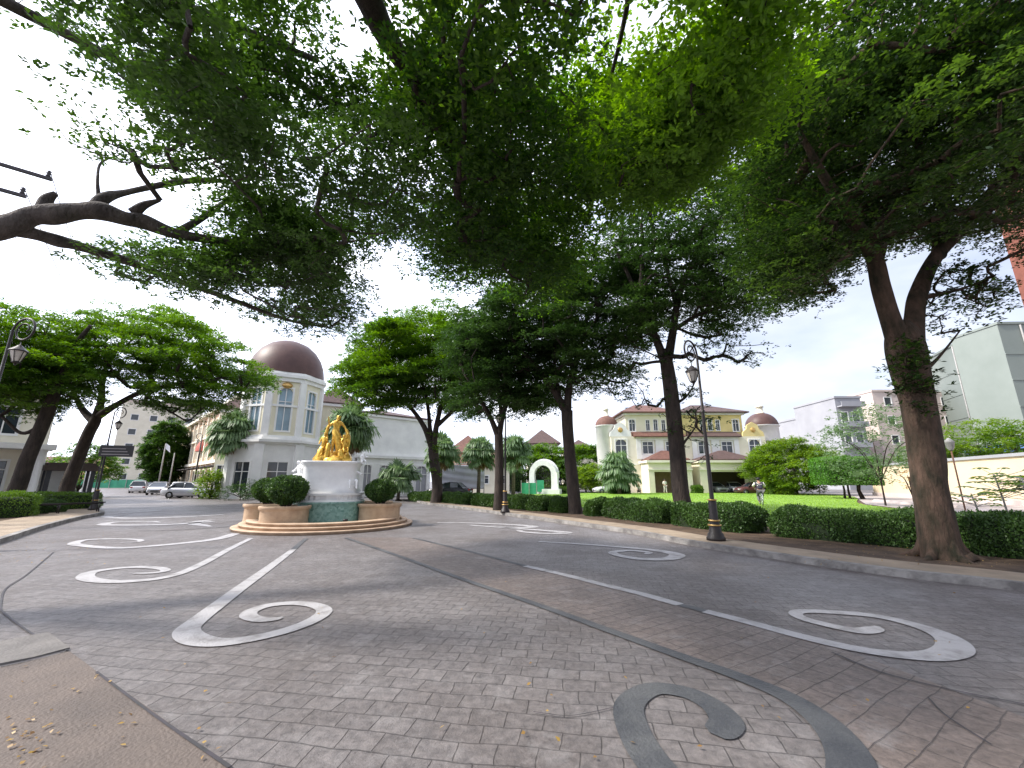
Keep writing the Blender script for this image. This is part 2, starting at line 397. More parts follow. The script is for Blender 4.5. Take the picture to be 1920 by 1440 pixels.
def spray_leaves(sprays, per, flat=.12, droop=.22, ros=7, Ln=.1, rng=RNG, centre=(0, 0), tints=None):
    """feathery flat sprays: an arching axis with alternate side twigs carrying leaf rosettes; rows of sprays: x, y, z, r"""
    P0, D0, N0, T0 = [], [], [], []
    for i, (x, y, z, r) in enumerate(sprays):
        nr = max(2, int(per * (r / .7) ** 2 / ros * rng.uniform(.75, 1.25)))
        ax = math.atan2(y - centre[1], x - centre[0]) + rng.normal(0, .55)
        s = rng.uniform(-1, 1, nr)                                   # along the axis
        nb = max(4, int(r * 9))
        sl = (np.round((s * .5 + .5) * nb) / nb) * 2 - 1              # snapped to its side twig
        half = r * (.62 * np.sqrt(np.clip(1 - (s * .92) ** 2, 0, 1)) + .08)
        q = rng.uniform(0, 1, nr) ** .75 * np.where(rng.uniform(0, 1, nr) < .5, -1, 1)
        u = sl * r * 1.05 + np.abs(q) * half * .55 + rng.normal(0, .035, nr)
        v = q * half + rng.normal(0, .03, nr)
        tilt = rng.normal(0, .13)
        cx = x + u * math.cos(ax) - v * math.sin(ax); cy = y + u * math.sin(ax) + v * math.cos(ax)
        t01 = u / (r * 2) + .5
        cz = z - droop * r * 1.1 * np.clip(t01, 0, 1.4) ** 2 - droop * .8 * v * v / r + tilt * v + rng.normal(0, flat * r * .55, nr) + .1 * r
        c = np.repeat(np.stack([cx, cy, cz], 1), ros, 0)
        n = len(c)
        th = rng.uniform(0, 2 * PI, n)
        d = np.stack([np.cos(th) + .5 * math.cos(ax), np.sin(th) + .5 * math.sin(ax), rng.normal(-.05, .35, n)], 1)
        nm = np.stack([rng.normal(0, .35, n), rng.normal(0, .35, n), np.ones(n)], 1)
        P0.append(c + d * Ln * .12 + rng.normal(0, Ln * .22, (n, 3))); D0.append(d); N0.append(nm)
        tb = rng.uniform(.1, .8) if tints is None else tints[i]
        T0.append(np.clip(tb + rng.normal(0, .16, n), 0, 1))
    return np.concatenate(P0), np.concatenate(D0), np.concatenate(N0), np.concatenate(T0)

def tree(name, label, cat, base, limbs, sprays, per, Ln, Wd, leafm, barkm, group=None, flat=.12, droop=.22, twig=True, sides=10, r0=.012, extra=None, tints=None):
    """limbs: list of polylines [(x,y,z,r)...] in world space, first is the trunk"""
    base = Vector(base)
    E = empty(name, base, 0, label, cat, group)
    off = np.array(base)
    mb = MB(); pts = []
    for lb in limbs:
        sm = smooth(lb, 6)
        mb.tube([Vector(p[:3] - off) for p in sm], [max(p[3], .008) for p in sm], sides)
        for p in sm[(len(sm) // 3 if lb is limbs[0] else 0):]: pts.append(p[:3])
    sprays = np.array(sprays)
    if twig and len(sprays):
        L_ = np.array(pts); nL = len(L_)
        dmin = np.array([np.min(np.linalg.norm(L_ - s[:3], axis=1)) for s in sprays])
        order = np.argsort(dmin)
        allp = np.concatenate([L_, sprays[order][:, :3]]); par = {}; cnt = np.zeros(len(allp))
        for k, i in enumerate(order):
            p = sprays[i, :3]; j0 = nL + k
            dd = np.linalg.norm(allp[:j0] - p, axis=1) + np.where(allp[:j0, 2] > p[2] + .3, .7, 0)
            par[j0] = int(np.argmin(dd))
        for j in range(len(allp) - 1, nL - 1, -1):
            cnt[j] += 1
            if par[j] >= nL: cnt[par[j]] += cnt[j]
        for j in range(nL, len(allp)):
            a = allp[par[j]]; b = allp[j]; ln = np.linalg.norm(b - a)
            mid = (a + b) / 2 + RNG.normal(0, .06, 3) * ln
            ra = r0 * math.sqrt(cnt[j]) ; rb = r0 * math.sqrt(max(cnt[j] - 1, .4))
            mb.tube([a - off, mid - off, b - off], [ra, (ra + rb) / 2, rb], 4, cap=False)
    mb.build('trunk', barkm, E, fix=False)
    if len(sprays):
        p, d, n, t = spray_leaves(sprays, per, flat, droop, Ln=Ln, centre=limbs[0][-1][:2], tints=tints)
        if extra is not None:
            p = np.concatenate([p, extra[0]]); d = np.concatenate([d, extra[1]]); n = np.concatenate([n, extra[2]]); t = np.concatenate([t, extra[3]])
        k = len(p)
        leaf_mesh('crown', p - off, d, n, Ln * RNG.uniform(.7, 1.25, k), Wd * RNG.uniform(.75, 1.2, k), leafm, E, t)
    return E

def crown_pts(n, boxes, poly=None, tier=0, rr=(.5, .9), ell=True, keep=0.0, rng=RNG, clump=-.35):
    """sample pad centres inside ellipsoids (cx,cy,cz,rx,ry,rz); poly = region of the photo the crown fills"""
    o = []
    vol = np.array([b[3] * b[4] * b[5] for b in boxes]); vol = vol / vol.sum()
    tries = 0
    while len(o) < n and tries < 2500:
        tries += 1
        k = rng.choice(len(boxes), p=vol); b = boxes[k]
        q = rng.uniform(-1, 1, (64, 3))
        if ell: q = q[np.sum(q * q, 1) < 1]
        p = np.array(b[:3]) + q * np.array(b[3:])
        if tier: p[:, 2] = np.round(p[:, 2] / tier) * tier + rng.normal(0, tier * .13, len(p))
        if poly is not None:
            px, py, fw = proj(p)
            ok = inpoly(px, py, poly) & (fw > .5)
            if keep: ok |= ((py < -250) | (fw < .5)) & (rng.uniform(0, 1, len(p)) < keep)
            p = p[ok]
        ph = b[0] * 3.1
        f = np.sin(1.75 * p[:, 0] + 1.3 * np.sin(1.2 * p[:, 1]) + ph) + np.sin(1.9 * p[:, 1] + 1.2 * np.sin(1.4 * p[:, 2]) + ph) + np.sin(2.2 * p[:, 2] + 1.1 * np.sin(1.5 * p[:, 0]))
        p = p[f > clump]
        for x in p: o.append((*x, rng.uniform(*rr)))
    return np.array(o[:n])

# ---- walls with real openings, windows as parts
def facade(E, x0, x1, z0, z1, ops, m, y=0.0, t=.3, name='wall', frame_m=None, glass=None, M=None, bars=True):
    """a wall in the local XZ plane whose front is at y; ops: (xc, zbottom, w, h, kind)"""
    frame_m = frame_m or M_WHITE; glass = glass or M_GLASS
    xs = sorted({x0, x1, *[o[0] - o[2] / 2 for o in ops], *[o[0] + o[2] / 2 for o in ops]})
    zs = sorted({z0, z1, *[o[1] for o in ops], *[o[1] + o[3] for o in ops]})
    mb = MB()
    for i in range(len(xs) - 1):
        k = 0
        while k < len(zs) - 1:
            xm = (xs[i] + xs[i + 1]) / 2
            def hole(kk):
                zm = (zs[kk] + zs[kk + 1]) / 2
                return any(abs(xm - o[0]) < o[2] / 2 and o[1] < zm < o[1] + o[3] for o in ops)
            if hole(k): k += 1; continue
            k2 = k
            while k2 + 1 < len(zs) - 1 and not hole(k2 + 1): k2 += 1
            mb.box(xs[i], xs[i + 1], y, y + t, zs[k], zs[k2 + 1]); k = k2 + 1
    for (xc, zb, ww, hh, kind) in ops:
        if kind == 'arch':
            r = ww / 2; zt = zb + hh; zc = zt - r
            for sgn in (-1, 1):
                ar = [(xc + sgn * r * math.cos(a), zc + r * math.sin(a)) for a in [PI / 2 * q / 6 for q in range(7)]]
                poly = ar + [(xc + sgn * r, zt)]
                Mx = Matrix.Translation((0, y + t, 0)) @ Matrix.Rotation(PI / 2, 4, 'X')
                mb.prism([(a, b) for a, b in poly], .001, t - .001, Mx)
    wo = mb.build(name, m, E)
    if M is not None: wo.matrix_local = M
    for (xc, zb, ww, hh, kind) in ops:
        if kind == 'void': continue
        f = MB(); fw = min(.1, ww * .09); d0, d1 = y - .05, y + .12
        xa, xb, za, zt = xc - ww / 2, xc + ww / 2, zb, zb + hh
        e = .012
        f.box(xa - fw, xa + fw * .6, d0, d1, za - fw, zt + fw); f.box(xb - fw * .6, xb + fw, d0, d1, za - fw, zt + fw)
        f.box(xa + fw * .6, xb - fw * .6, d0 - e, d1 - e, zt - fw * .6, zt + fw); f.box(xa + fw * .6, xb - fw * .6, d0 - e, d1 - e, za - fw, za + fw * .6)
        if bars:
            f.box(xc - fw * .35, xc + fw * .35, y + .02, y + .1, za + fw * .6, zt - fw * .6)
            f.box(xa + fw * .6, xb - fw * .6, y + .03, y + .09, za + hh * .68 - fw * .35, za + hh * .68 + fw * .35)
        fo = f.build('window', frame_m, E)
        g = MB(); g.box(xa - .02, xb + .02, y + .14, y + .17, za - .02, zt + .02)
        go = g.build('pane', glass, fo)
        if M is not None: fo.matrix_local = M
    return wo

def hip_roof(E, x0, x1, y0, y1, z, h, m, ov=.5, name='roof', ridge=None, th=.16):
    x0 -= ov; x1 += ov; y0 -= ov; y1 += ov
    W, D = x1 - x0, y1 - y0
    rl = max(W - D, 0) / 2 if ridge is None else ridge / 2
    cx, cy = (x0 + x1) / 2, (y0 + y1) / 2
    rd = max(D - W, 0) / 2 if ridge is None else 0
    vsx = [(x0, y0, z), (x1, y0, z), (x1, y1, z), (x0, y1, z), (x0, y0, z + th), (x1, y0, z + th), (x1, y1, z + th), (x0, y1, z + th)]
    mb = MB()
    if rl > .01:
        vsx += [(cx - rl, cy, z + h), (cx + rl, cy, z + h)]
        fs = [(3, 2, 1, 0), (0, 1, 5, 4), (1, 2, 6, 5), (2, 3, 7, 6), (3, 0, 4, 7), (4, 5, 9, 8), (6, 7, 8, 9), (5, 6, 9), (7, 4, 8)]
    elif rd > .01:
        vsx += [(cx, cy - rd, z + h), (cx, cy + rd, z + h)]
        fs = [(3, 2, 1, 0), (0, 1, 5, 4), (1, 2, 6, 5), (2, 3, 7, 6), (3, 0, 4, 7), (4, 5, 8), (5, 6, 9, 8), (6, 7, 9), (7, 4, 8, 9)]
    else:
        vsx += [(cx, cy, z + h)]
        fs = [(3, 2, 1, 0), (0, 1, 5, 4), (1, 2, 6, 5), (2, 3, 7, 6), (3, 0, 4, 7), (4, 5, 8), (5, 6, 8), (6, 7, 8), (7, 4, 8)]
    mb.faces(vsx, fs)
    return mb.build(name, m, E)
def parts(name, m, E, items, f):
    for it in items:
        mb = MB(); f(mb, *it) if isinstance(it, tuple) else f(mb, it)
        mb.build(name, m, E)
def part(name, m, E, f, bevel=0):
    mb = MB(); f(mb)
    return mb.build(name, m, E, bevel)
# ------------------------------------------------------------------ ground
def sheet(name, poly, z, m, kind='structure', th=0.0, label=None):
    mb = MB()
    if th: mb.prism([(p[0], p[1]) for p in poly], z - th, z)
    else:
        v = [mb.b.verts.new((p[0], p[1], z)) for p in poly]; mb.b.faces.new(v)
        bmesh.ops.triangulate(mb.b, faces=mb.b.faces)
    o = mb.build(name, m, None, fix=True)
    if not th:
        for f in o.data.polygons:
            if f.normal.z < 0: f.flip()
    return tag(o, label, None, None, kind)
def ribbon(name, left, right, z, m, th=0.0, kind='structure'):
    n = len(left); mb = MB()
    a = [mb.b.verts.new((p[0], p[1], z)) for p in left]; b = [mb.b.verts.new((p[0], p[1], z)) for p in right]
    for i in range(n - 1): mb.b.faces.new((a[i], b[i], b[i + 1], a[i + 1]))
    if th:
        r = bmesh.ops.extrude_face_region(mb.b, geom=list(mb.b.faces))
        bmesh.ops.translate(mb.b, vec=(0, 0, -th), verts=[e for e in r['geom'] if isinstance(e, bmesh.types.BMVert)])
    o = mb.build(name, m, None, fix=bool(th))
    if not th:
        for f in o.data.polygons:
            if f.normal.z < 0: f.flip()
    return tag(o, kind=kind)
def offset(line, d):
    o = []
    for i, p in enumerate(line):
        a = np.array(line[max(i - 1, 0)][:2], float); b = np.array(line[min(i + 1, len(line) - 1)][:2], float)
        t = b - a; t /= np.linalg.norm(t)
        o.append(np.array(p[:2], float) + d * np.array([-t[1], t[0]]))
    return o

g = MB(); ng = 60
xs = np.linspace(-1, 1, ng + 1); xs = np.sign(xs) * np.abs(xs) ** 3 * 900
gv = [[g.b.verts.new((x, y + 20, 0)) for y in xs] for x in xs]
for i in range(ng):
    for j in range(ng): g.b.faces.new((gv[i][j], gv[i + 1][j], gv[i + 1][j + 1], gv[i][j + 1]))
tag(g.build('plaza_ground', M_PAVE), kind='structure')

# right-hand verge: kerb, walk, soil, lawn
K0 = [G(*p) for p in ((772, 940), (800, 946), (860, 954), (1000, 974), (1170, 999), (1300, 1024), (1500, 1056), (1700, 1084), (1920, 1110))]
kerb_r = [(-8.6, 36.2), (-8.9, 35.0)] + [(p.x, p.y) for p in K0] + [(8.7, 4.6), (9.9, 2.2), (12.5, -4)]
KR = [np.array(p) for p in smooth(kerb_r, 6)]
o1, o2, o3 = offset(KR, .16), offset(KR, .17), offset(KR, 1.15)
ribbon('kerb_right', KR, o1, .125, M_KERB, .3)
ribbon('sidewalk_right', o2, o3, .117, M_WALK, .2)
vp = [tuple(p) for p in offset(KR, 1.12)] + [(45, -4), (60, 18), (60, 54.5), (4, 54.5), (-4, 44)]
sheet('soil_verge', vp, .098, M_SOIL, th=.25)
lawn_poly = [(-5.5, 37), (-1.5, 46), (6, 53.4), (34.5, 53.4), (33, 42), (23.0, 28.6), (19.5, 20.5), (12.4, 15.5), (8.6, 18.5), (4.4, 24.2), (-.2, 29.4)]
lp = smooth(lawn_poly + [lawn_poly[0]], 6)[:-1]
lm = MB()
nn = 90
lx = np.linspace(-6, 36, nn); ly = np.linspace(14, 54, nn)
# lawn as a gently uneven mat with a turned-down edge
pv = [lm.b.verts.new((p[0], p[1], .14)) for p in lp]
lm.b.faces.new(pv)
lo = lm.build('lawn', M_LAWN); tag(lo, kind='structure')
for f in lo.data.polygons:
    if f.normal.z < 0: f.flip()
# short grass tufts over the nearer part of the lawn
n = 52000
gx = RNG.uniform(-5, 34, n); gy = 15 + (RNG.uniform(0, 1, n) ** 1.5) * 38
ok = inpoly(gx, gy, [(p[0], p[1]) for p in lp]); gx, gy = gx[ok], gy[ok]; n = len(gx)
gp = np.stack([gx, gy, np.full(n, .14)], 1); gd = np.stack([RNG.normal(0, .5, n), RNG.normal(0, .5, n), np.ones(n)], 1)
gn = np.stack([RNG.normal(0, 1, n), RNG.normal(0, 1, n), RNG.normal(0, .2, n)], 1)
leaf_mesh('grass', gp, gd, gn, RNG.uniform(.03, .07, n), .05, leaf_mat('grass_blade', (.32, .50, .07), (.18, .32, .04), .3), None, RNG.uniform(0, 1, n))
tag(bpy.data.objects['grass'], 'short bright green grass growing on the lawn', kind='stuff')
sheet('drive_right', [(23.4, 28.6), (33.4, 42), (36, 53.6), (58, 53.6), (58, 22), (30, 18.5), (20.3, 20.3)], .112, M_DRIVE)
sheet('house_forecourt', [(5, 53.6), (58, 53.6), (58, 57.2), (5, 57.2)], .012, M_DRIVE)

# left-hand verge
kerb_l = [(-40, 27.5), (-29, 26.4), (-24.5, 25.0), (-22.4, 23.4)] + [tuple(G(*p)[:2]) for p in ((195, 965), (150, 974), (80, 993), (0, 1020))] + [(-12.6, 10.2), (-11.8, 8.6), (-11.4, 6.2)]
KL = [np.array(p) for p in smooth(kerb_l, 6)]
ribbon('kerb_left', KL, offset(KL, -.17), .135, M_KERB, .3)
l2, l3 = offset(KL, -.18), offset(KL, -1.9)
ribbon('sidewalk_left', l2, l3, .127, M_WALK, .2)
sheet('soil_verge_left', [tuple(p) for p in offset(KL, -1.85)][::-1] + [(-40, 32), (-60, 32), (-60, 6)], .10, M_SOIL, th=.25)

# smooth concrete at the near left corner with its seam and slab
sheet('corner_pavement', [tuple(G(*p)[:2]) for p in ((192, 1268), (280, 1330), (360, 1390), (432, 1442), (560, 1560))] + [(-.6, .8), (-7, .8), (-8, 4.6), tuple(G(0, 1252)[:2]), tuple(G(70, 1238)[:2]), tuple(G(130, 1222)[:2])], .006, M_CONC)
sl = [G(-60, 1212), G(0, 1206), G(90, 1188), (G(130, 1218)), G(62, 1236), G(0, 1248), G(-60, 1258)]
o = MB().prism([(p.x, p.y) for p in sl], -.05, .02).build('drain_cover', M_SLAB); tag(o, 'pale rectangular concrete drain slab set in the ground by the corner pavement', 'drain cover')

# red band and scroll markings laid in the paving
def band(name, pts, m, z=.010, n=8, kind='structure'):
    """pts: (px, py, width in m) along the centre line"""
    w3 = [(*G(a, b)[:2], c) for a, b, c in pts]
    s_ = smooth(w3, n)
    c_ = [np.array(p[:2]) for p in s_]; wd = [p[2] for p in s_]
    le, ri = [], []
    for i in range(len(c_)):
        t = c_[min(i + 1, len(c_) - 1)] - c_[max(i - 1, 0)]; t /= max(np.linalg.norm(t), 1e-6); nrm = np.array([-t[1], t[0]])
        le.append(c_[i] + nrm * wd[i] / 2); ri.append(c_[i] - nrm * wd[i] / 2)
    return ribbon(name, le, ri, z, m, kind=kind)
rl = [G(*p) for p in ((655, 1008), (750, 1041), (860, 1081), (1000, 1129), (1130, 1176), (1260, 1222), (1390, 1268), (1500, 1318), (1600, 1385), (1720, 1500))]
rr_ = [G(*p) for p in ((772, 1008), (870, 1031), (985, 1061), (1130, 1097), (1260, 1130), (1400, 1167), (1560, 1212), (1700, 1262), (1880, 1330), (2200, 1460))]
ribbon('red_paving_band', [tuple(p)[:2] for p in rl], [tuple(p)[:2] for p in rr_], .004, M_RED)
# dark scroll
band('dark_scroll_marking', [(648, 1009, .10), (750, 1044, .10), (860, 1084, .11), (1000, 1132, .12), (1130, 1179, .13), (1260, 1226, .14), (1390, 1272, .16), (1490, 1316, .19), (1565, 1376, .23), (1600, 1450, .25), (1575, 1535, .25), (1490, 1575, .24), (1370, 1550, .23), (1265, 1478, .225), (1197, 1390, .22), (1180, 1325, .21), (1222, 1294, .19), (1285, 1300, .19), (1335, 1324, .2), (1362, 1354, .22), (1352, 1374, .2), (1344, 1382, .1)], M_DARKPAINT)
# pale scrolls
band('pale_scroll_marking', [(985, 1062, .15), (1060, 1079, .16), (1130, 1097, .16), (1200, 1114, .17), (1275, 1135, .17)], M_WHITEPAINT)
band('pale_scroll_marking', [(1322, 1147, .17), (1400, 1167, .17), (1500, 1194, .18), (1600, 1217, .18), (1690, 1230, .19), (1755, 1231, .24), (1790, 1218, .28), (1775, 1196, .25), (1715, 1173, .19), (1640, 1156, .17), (1560, 1149, .16), (1507, 1147, .15), (1492, 1152, .15), (1510, 1162, .16), (1560, 1175, .17), (1610, 1184, .19), (1640, 1181, .17), (1645, 1176, .05)], M_WHITEPAINT)
band('dark_scroll_marking', [(774, 1009, .1), (870, 1032, .1), (985, 1062, .11)], M_DARKPAINT)
band('dark_scroll_marking', [(1276, 1136, .14), (1300, 1141, .14), (1321, 1147, .14)], M_DARKPAINT)
band('dark_scroll_marking', [(574, 1010, .12), (562, 1020, .13), (550, 1031, .14)], M_DARKPAINT)
band('pale_scroll_marking', [(550, 1031, .14), (500, 1068, .18), (450, 1104, .2), (405, 1138, .21), (372, 1163, .22), (350, 1184, .25), (366, 1200, .27), (410, 1206, .23), (470, 1199, .2), (535, 1184, .19), (585, 1165, .19), (608, 1147, .19), (590, 1136, .18), (550, 1132, .17), (505, 1136, .17), (473, 1146, .18), (466, 1156, .19), (487, 1163, .17), (515, 1162, .13), (530, 1158, .04)], M_WHITEPAINT)
band('pale_scroll_marking', [(470, 1010, .14), (430, 1030, .16), (380, 1057, .18), (330, 1078, .19), (270, 1089, .2), (200, 1091, .22), (162, 1085, .24), (168, 1075, .22), (205, 1068, .19), (255, 1064, .18), (298, 1066, .17), (310, 1071, .15), (285, 1075, .13), (250, 1076, .07)], M_WHITEPAINT)
band('pale_scroll_marking', [(445, 1000, .3), (400, 1012, .34), (300, 1023, .3), (220, 1028, .26), (160, 1024, .24), (138, 1020, .24), (160, 1013, .22), (210, 1011, .2), (255, 1012, .18), (262, 1016, .12), (225, 1018, .05)], M_WHITEPAINT)
for pts in ([(1010, 1016, .16), (1080, 1020, .18), (1160, 1026, .2), (1225, 1032, .26), (1268, 1040, .34), (1255, 1048, .3), (1205, 1049, .24), (1160, 1042, .22), (1150, 1036, .2), (1180, 1033, .2), (1215, 1036, .18), (1212, 1040, .1)],
            [(880, 985, .2), (950, 990, .25), (1020, 995, .3), (1062, 999, .4), (1030, 1001, .3), (985, 998, .25), (970, 994, .15)],
            [(820, 980, .2), (880, 981, .25), (960, 984, .35), (1000, 988, .4), (965, 990, .3), (925, 987, .15)],
            [(400, 978, .4), (330, 983, .45), (250, 985, .4), (195, 984, .4), (220, 979, .3), (280, 978, .25), (300, 980, .1)],
            [(395, 988, .1), (380, 985, .35), (365, 983, .4), (372, 978, .4), (400, 975, .3)],
            [(420, 965, .35), (330, 970, .5), (240, 972, .5), (200, 969, .4), (230, 966, .3)],
            [(300, 957, .4), (260, 960, .5), (225, 962, .5)]):
    band('pale_scroll_marking', pts, M_WHITEPAINT)
# dark seams in the paving
for pts in ([(0, 1138, .02), (6, 1150, .02), (60, 1190, .02), (128, 1222, .025)], [(180, 1262, .02), (290, 1345, .02), (430, 1442, .025)], [(0, 1252, .03), (60, 1239, .03), (128, 1221, .02)],
            [(1560, 1225, .02), (1650, 1262, .02), (1780, 1295, .015), (1930, 1325, .02)], [(1740, 1310, .012), (1775, 1345, .012), (1860, 1400, .012)], [(1000, 1338, .009), (1070, 1345, .008), (1150, 1330, .008)], [(260, 996, .05), (340, 994, .07), (430, 988, .08)],
            [(100, 1036, .02), (50, 1078, .02), (10, 1105, .02), (0, 1138, .02)]):
    band('paving_seam', pts, M_WIRE, .0125)

# fallen leaves
def litter():
    n = 420
    px = np.concatenate([RNG.normal(40, 45, 45), RNG.uniform(-40, 430, 25), RNG.uniform(0, 1900, 60), RNG.uniform(1500, 1900, 170), RNG.uniform(0, 200, 120)])
    py = np.concatenate([RNG.normal(1385, 38, 45), RNG.uniform(1240, 1440, 25), RNG.uniform(1010, 1430, 60), RNG.uniform(1020, 1075, 170), RNG.uniform(1000, 1060, 120)])
    pos = np.array([tuple(G(a, max(b, 985))) for a, b in zip(px, py)]); pos[:, 2] = np.where((pos[:, 0] > 3) & (pos[:, 1] > 4), .135, .02)
    d = np.stack([RNG.normal(0, 1, n), RNG.normal(0, 1, n), RNG.normal(0, .15, n)], 1); nm = np.stack([RNG.normal(0, .3, n), RNG.normal(0, .3, n), np.ones(n)], 1)
    o = leaf_mesh('fallen_leaves', pos, d, nm, RNG.uniform(.02, .045, n), RNG.uniform(.015, .028, n), M_LITTER, None, RNG.uniform(0, 1, n))
    tag(o, 'yellow and brown fallen leaves scattered on the paving', kind='stuff')
litter()

# ------------------------------------------------------------------ clipped hedges
def hedge_surface(c, hx, hy, hz, rz, n, Ln, Wd, leafm, name, label, cat, group, rad=.28, core=True):
    """rounded block hedge: dark core and a shell of small leaves; c is the base centre"""
    E = empty(name, c, rz, label, cat, group)
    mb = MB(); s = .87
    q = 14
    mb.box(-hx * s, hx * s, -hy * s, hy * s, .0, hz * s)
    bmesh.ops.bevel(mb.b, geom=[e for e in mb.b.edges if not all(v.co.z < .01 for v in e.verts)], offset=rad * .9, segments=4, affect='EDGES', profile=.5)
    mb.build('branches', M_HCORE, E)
    # leaves: sample the box surface, push onto the rounded form
    A_ = np.array([hx * 2 * hz, hx * 2 * hz, hy * 2 * hz, hy * 2 * hz, hx * hy * 4]); A_ = A_ / A_.sum()
    k = RNG.choice(5, n, p=A_); u = RNG.uniform(-1, 1, n); v = RNG.uniform(0, 1, n); w_ = RNG.uniform(-1, 1, n)
    x = np.where(k == 2, -hx, np.where(k == 3, hx, u * hx)); y = np.where(k == 0, -hy, np.where(k == 1, hy, np.where(k >= 4, w_ * hy, u * hy)))
    z = np.where(k == 4, hz, v * hz)
    pnt = np.stack([x, y, z], 1)
    lim = np.array([hx - rad, hy - rad]); core_ = np.stack([np.clip(x, -lim[0], lim[0]), np.clip(y, -lim[1], lim[1]), np.clip(z, rad * .6, hz - rad)], 1)
    d = pnt - core_; ln = np.linalg.norm(d, axis=1, keepdims=True); nr = d / np.maximum(ln, 1e-6)
    pnt = core_ + nr * np.minimum(ln, rad)
    ph = RNG.uniform(0, 6, 3)
    bumpy = .042 * (np.sin(pnt[:, 0] * 5 + ph[0]) + np.sin(pnt[:, 1] * 7 + ph[1] + pnt[:, 0] * 2) + np.sin(pnt[:, 2] * 9 + ph[2] + pnt[:, 0] * 3))
    pnt = pnt + nr * (bumpy + RNG.normal(-.015, .022, n))[:, None]
    dr = RNG.normal(0, 1, (n, 3)) * .75 + nr * .55 + np.array([0, 0, .25])
    nm = nr + RNG.normal(0, .55, (n, 3))
    t = np.clip(.45 + RNG.normal(0, .22, n) + .25 * np.sin(pnt[:, 0] * 2.3 + ph[1]) * np.sin(pnt[:, 2] * 4 + ph[0]), 0, 1)
    leaf_mesh('foliage', pnt, dr, nm, Ln * RNG.uniform(.7, 1.3, n), Wd * RNG.uniform(.7, 1.3, n), leafm, E, t)
    return E
fr = [Vector(p) for p in ((-8.35, 35.3), (-4.85, 31.0), (-2.45, 27.9), (-.30, 24.9), (2.0, 21.9), (2.72, 20.85), (3.4, 19.85), (4.05, 18.9), (5.75, 15.6), (7.35, 12.75), (9.75, 10.0), (11.3, 7.1))]
lab = ['farthest low dark hedge block, rounded end beside the road by the first tree', 'short dark hedge block just right of the ivy-clad tree trunk', 'dark hedge block left of the slim lamp post in the tree row', 'dark hedge block between the slim lamp post and the forked tree',
       'short hedge block touching the left side of the forked tree trunk', '', 'short clipped hedge block touching the right side of the forked tree trunk', 'clipped hedge block in front of the white shirted walker', 'long clipped hedge block behind the tall scroll lamp post', 'longest clipped hedge block in front of the bright lawn, left of the thickest trunk', 'leafy hedge block behind the thickest trunk at the picture edge']
for i in range(11):
    if i == 5: continue
    a, b = fr[i], fr[i + 1]
    d = b - a; ln = d.length - .36; md = (a + b) / 2; ang = math.atan2(d.y, d.x)
    nrm = Vector((-d.y, d.x)).normalized()
    c = md + nrm * .2
    dist = c.length
    nl = int(min(30000, 9000 + 150000 / dist * 1.0))
    hz_ = [.58, .61, .63, .66, .68, .68, .69, .72, .73, .71, .8][i]
    hedge_surface((c.x, c.y, .10), ln / 2, .62, hz_, ang, nl, .03 + dist * .0022, .018 + dist * .0012, M_HEDGE, 'hedge', lab[i], 'hedge', 'clipped hedge blocks along the right sidewalk', rad=.3)
# left hedges
hedge_surface((-22.2, 17.6, .1), 2.0, .7, .95, R(62), 11000, .06, .035, M_HEDGEL, 'hedge', 'bright yellow-green hedge block at the left picture edge', 'hedge', 'low hedges along the left sidewalk')
hedge_surface((-25.0, 22.5, .1), 2.6, .7, .85, R(62), 11000, .065, .04, M_HEDGEL, 'hedge', 'light green hedge block in front of the two leaning trunks', 'hedge', 'low hedges along the left sidewalk')
hedge_surface((-22.9, 20.2, .1), 1.5, .45, .55, R(60), 8000, .065, .04, M_HEDGE, 'hedge', 'low dark hedge strip beside the left kerb near the sign post', 'hedge', 'low hedges along the left sidewalk')
# ------------------------------------------------------------------ fountain
FC = Vector((-6.82, 16.2, 0))
def ring_prof(r0, r1, z0, z1, b=.03): return [(r0, z0), (r1, z0), (r1, z1 - b), (r1 - b, z1), (r0, z1)]
fo = empty('fountain', FC, 0, 'round stepped fountain with green mosaic base and white marble pedestal', 'fountain')
for i, (r1, r0, z) in enumerate(((3.02, 2.62, .10), (2.81, 2.45, .20), (2.60, 2.26, .30))):
    part('step', M_STEP, fo, lambda m: m.lathe([(r0, 0.002), (r1, 0.002), (r1, z - .035), (r1 + .03, z - .032), (r1 + .03, z - .01), (r1 + .02, z), (r0, z), (r0, 0.002)], 72))
part('water', M_WATER, fo, lambda m: m.lathe([(0, .12), (2.3, .12)], 64))
ba = R(-23)  # faces the camera
def oval(rx, ry, n=40, pw=2.6):
    o = []
    for k in range(n):
        a = 2 * PI * k / n; c, s = math.cos(a), math.sin(a)
        o.append((rx * abs(c) ** (2 / pw) * (1 if c >= 0 else -1), ry * abs(s) ** (2 / pw) * (1 if s >= 0 else -1)))
    return o
def rot2(poly, a): return [(x * math.cos(a) - y * math.sin(a), x * math.sin(a) + y * math.cos(a)) for x, y in poly]
PA = R(16)
part('mosaic_base', M_TILE, fo, lambda m: m.prism(rot2(oval(1.17, 1.17, 36, 3.2), PA), .06, .82))
part('mosaic_rim', M_TILE, fo, lambda m: m.prism(rot2(oval(1.22, 1.22, 36, 3.2), PA), .82, .88))
part('plinth', M_MARBLE, fo, lambda m: m.prism(rot2(oval(1.18, 1.18, 36, 3.2), PA), .88, .95))
def flutes(m):
    pl = rot2(oval(1.10, 1.10, 76, 3.2), PA)
    q = []
    for i, p in enumerate(pl):
        s = 1 if i % 2 else .955
        q.append((p[0] * s, p[1] * s))
    m.prism(q, .95, 1.10)
part('fluted_band', M_MARBLE, fo, flutes)
part('ledge', M_MARBLE, fo, lambda m: m.prism(rot2(oval(1.17, 1.17, 36, 3.4), PA), 1.10, 1.18))
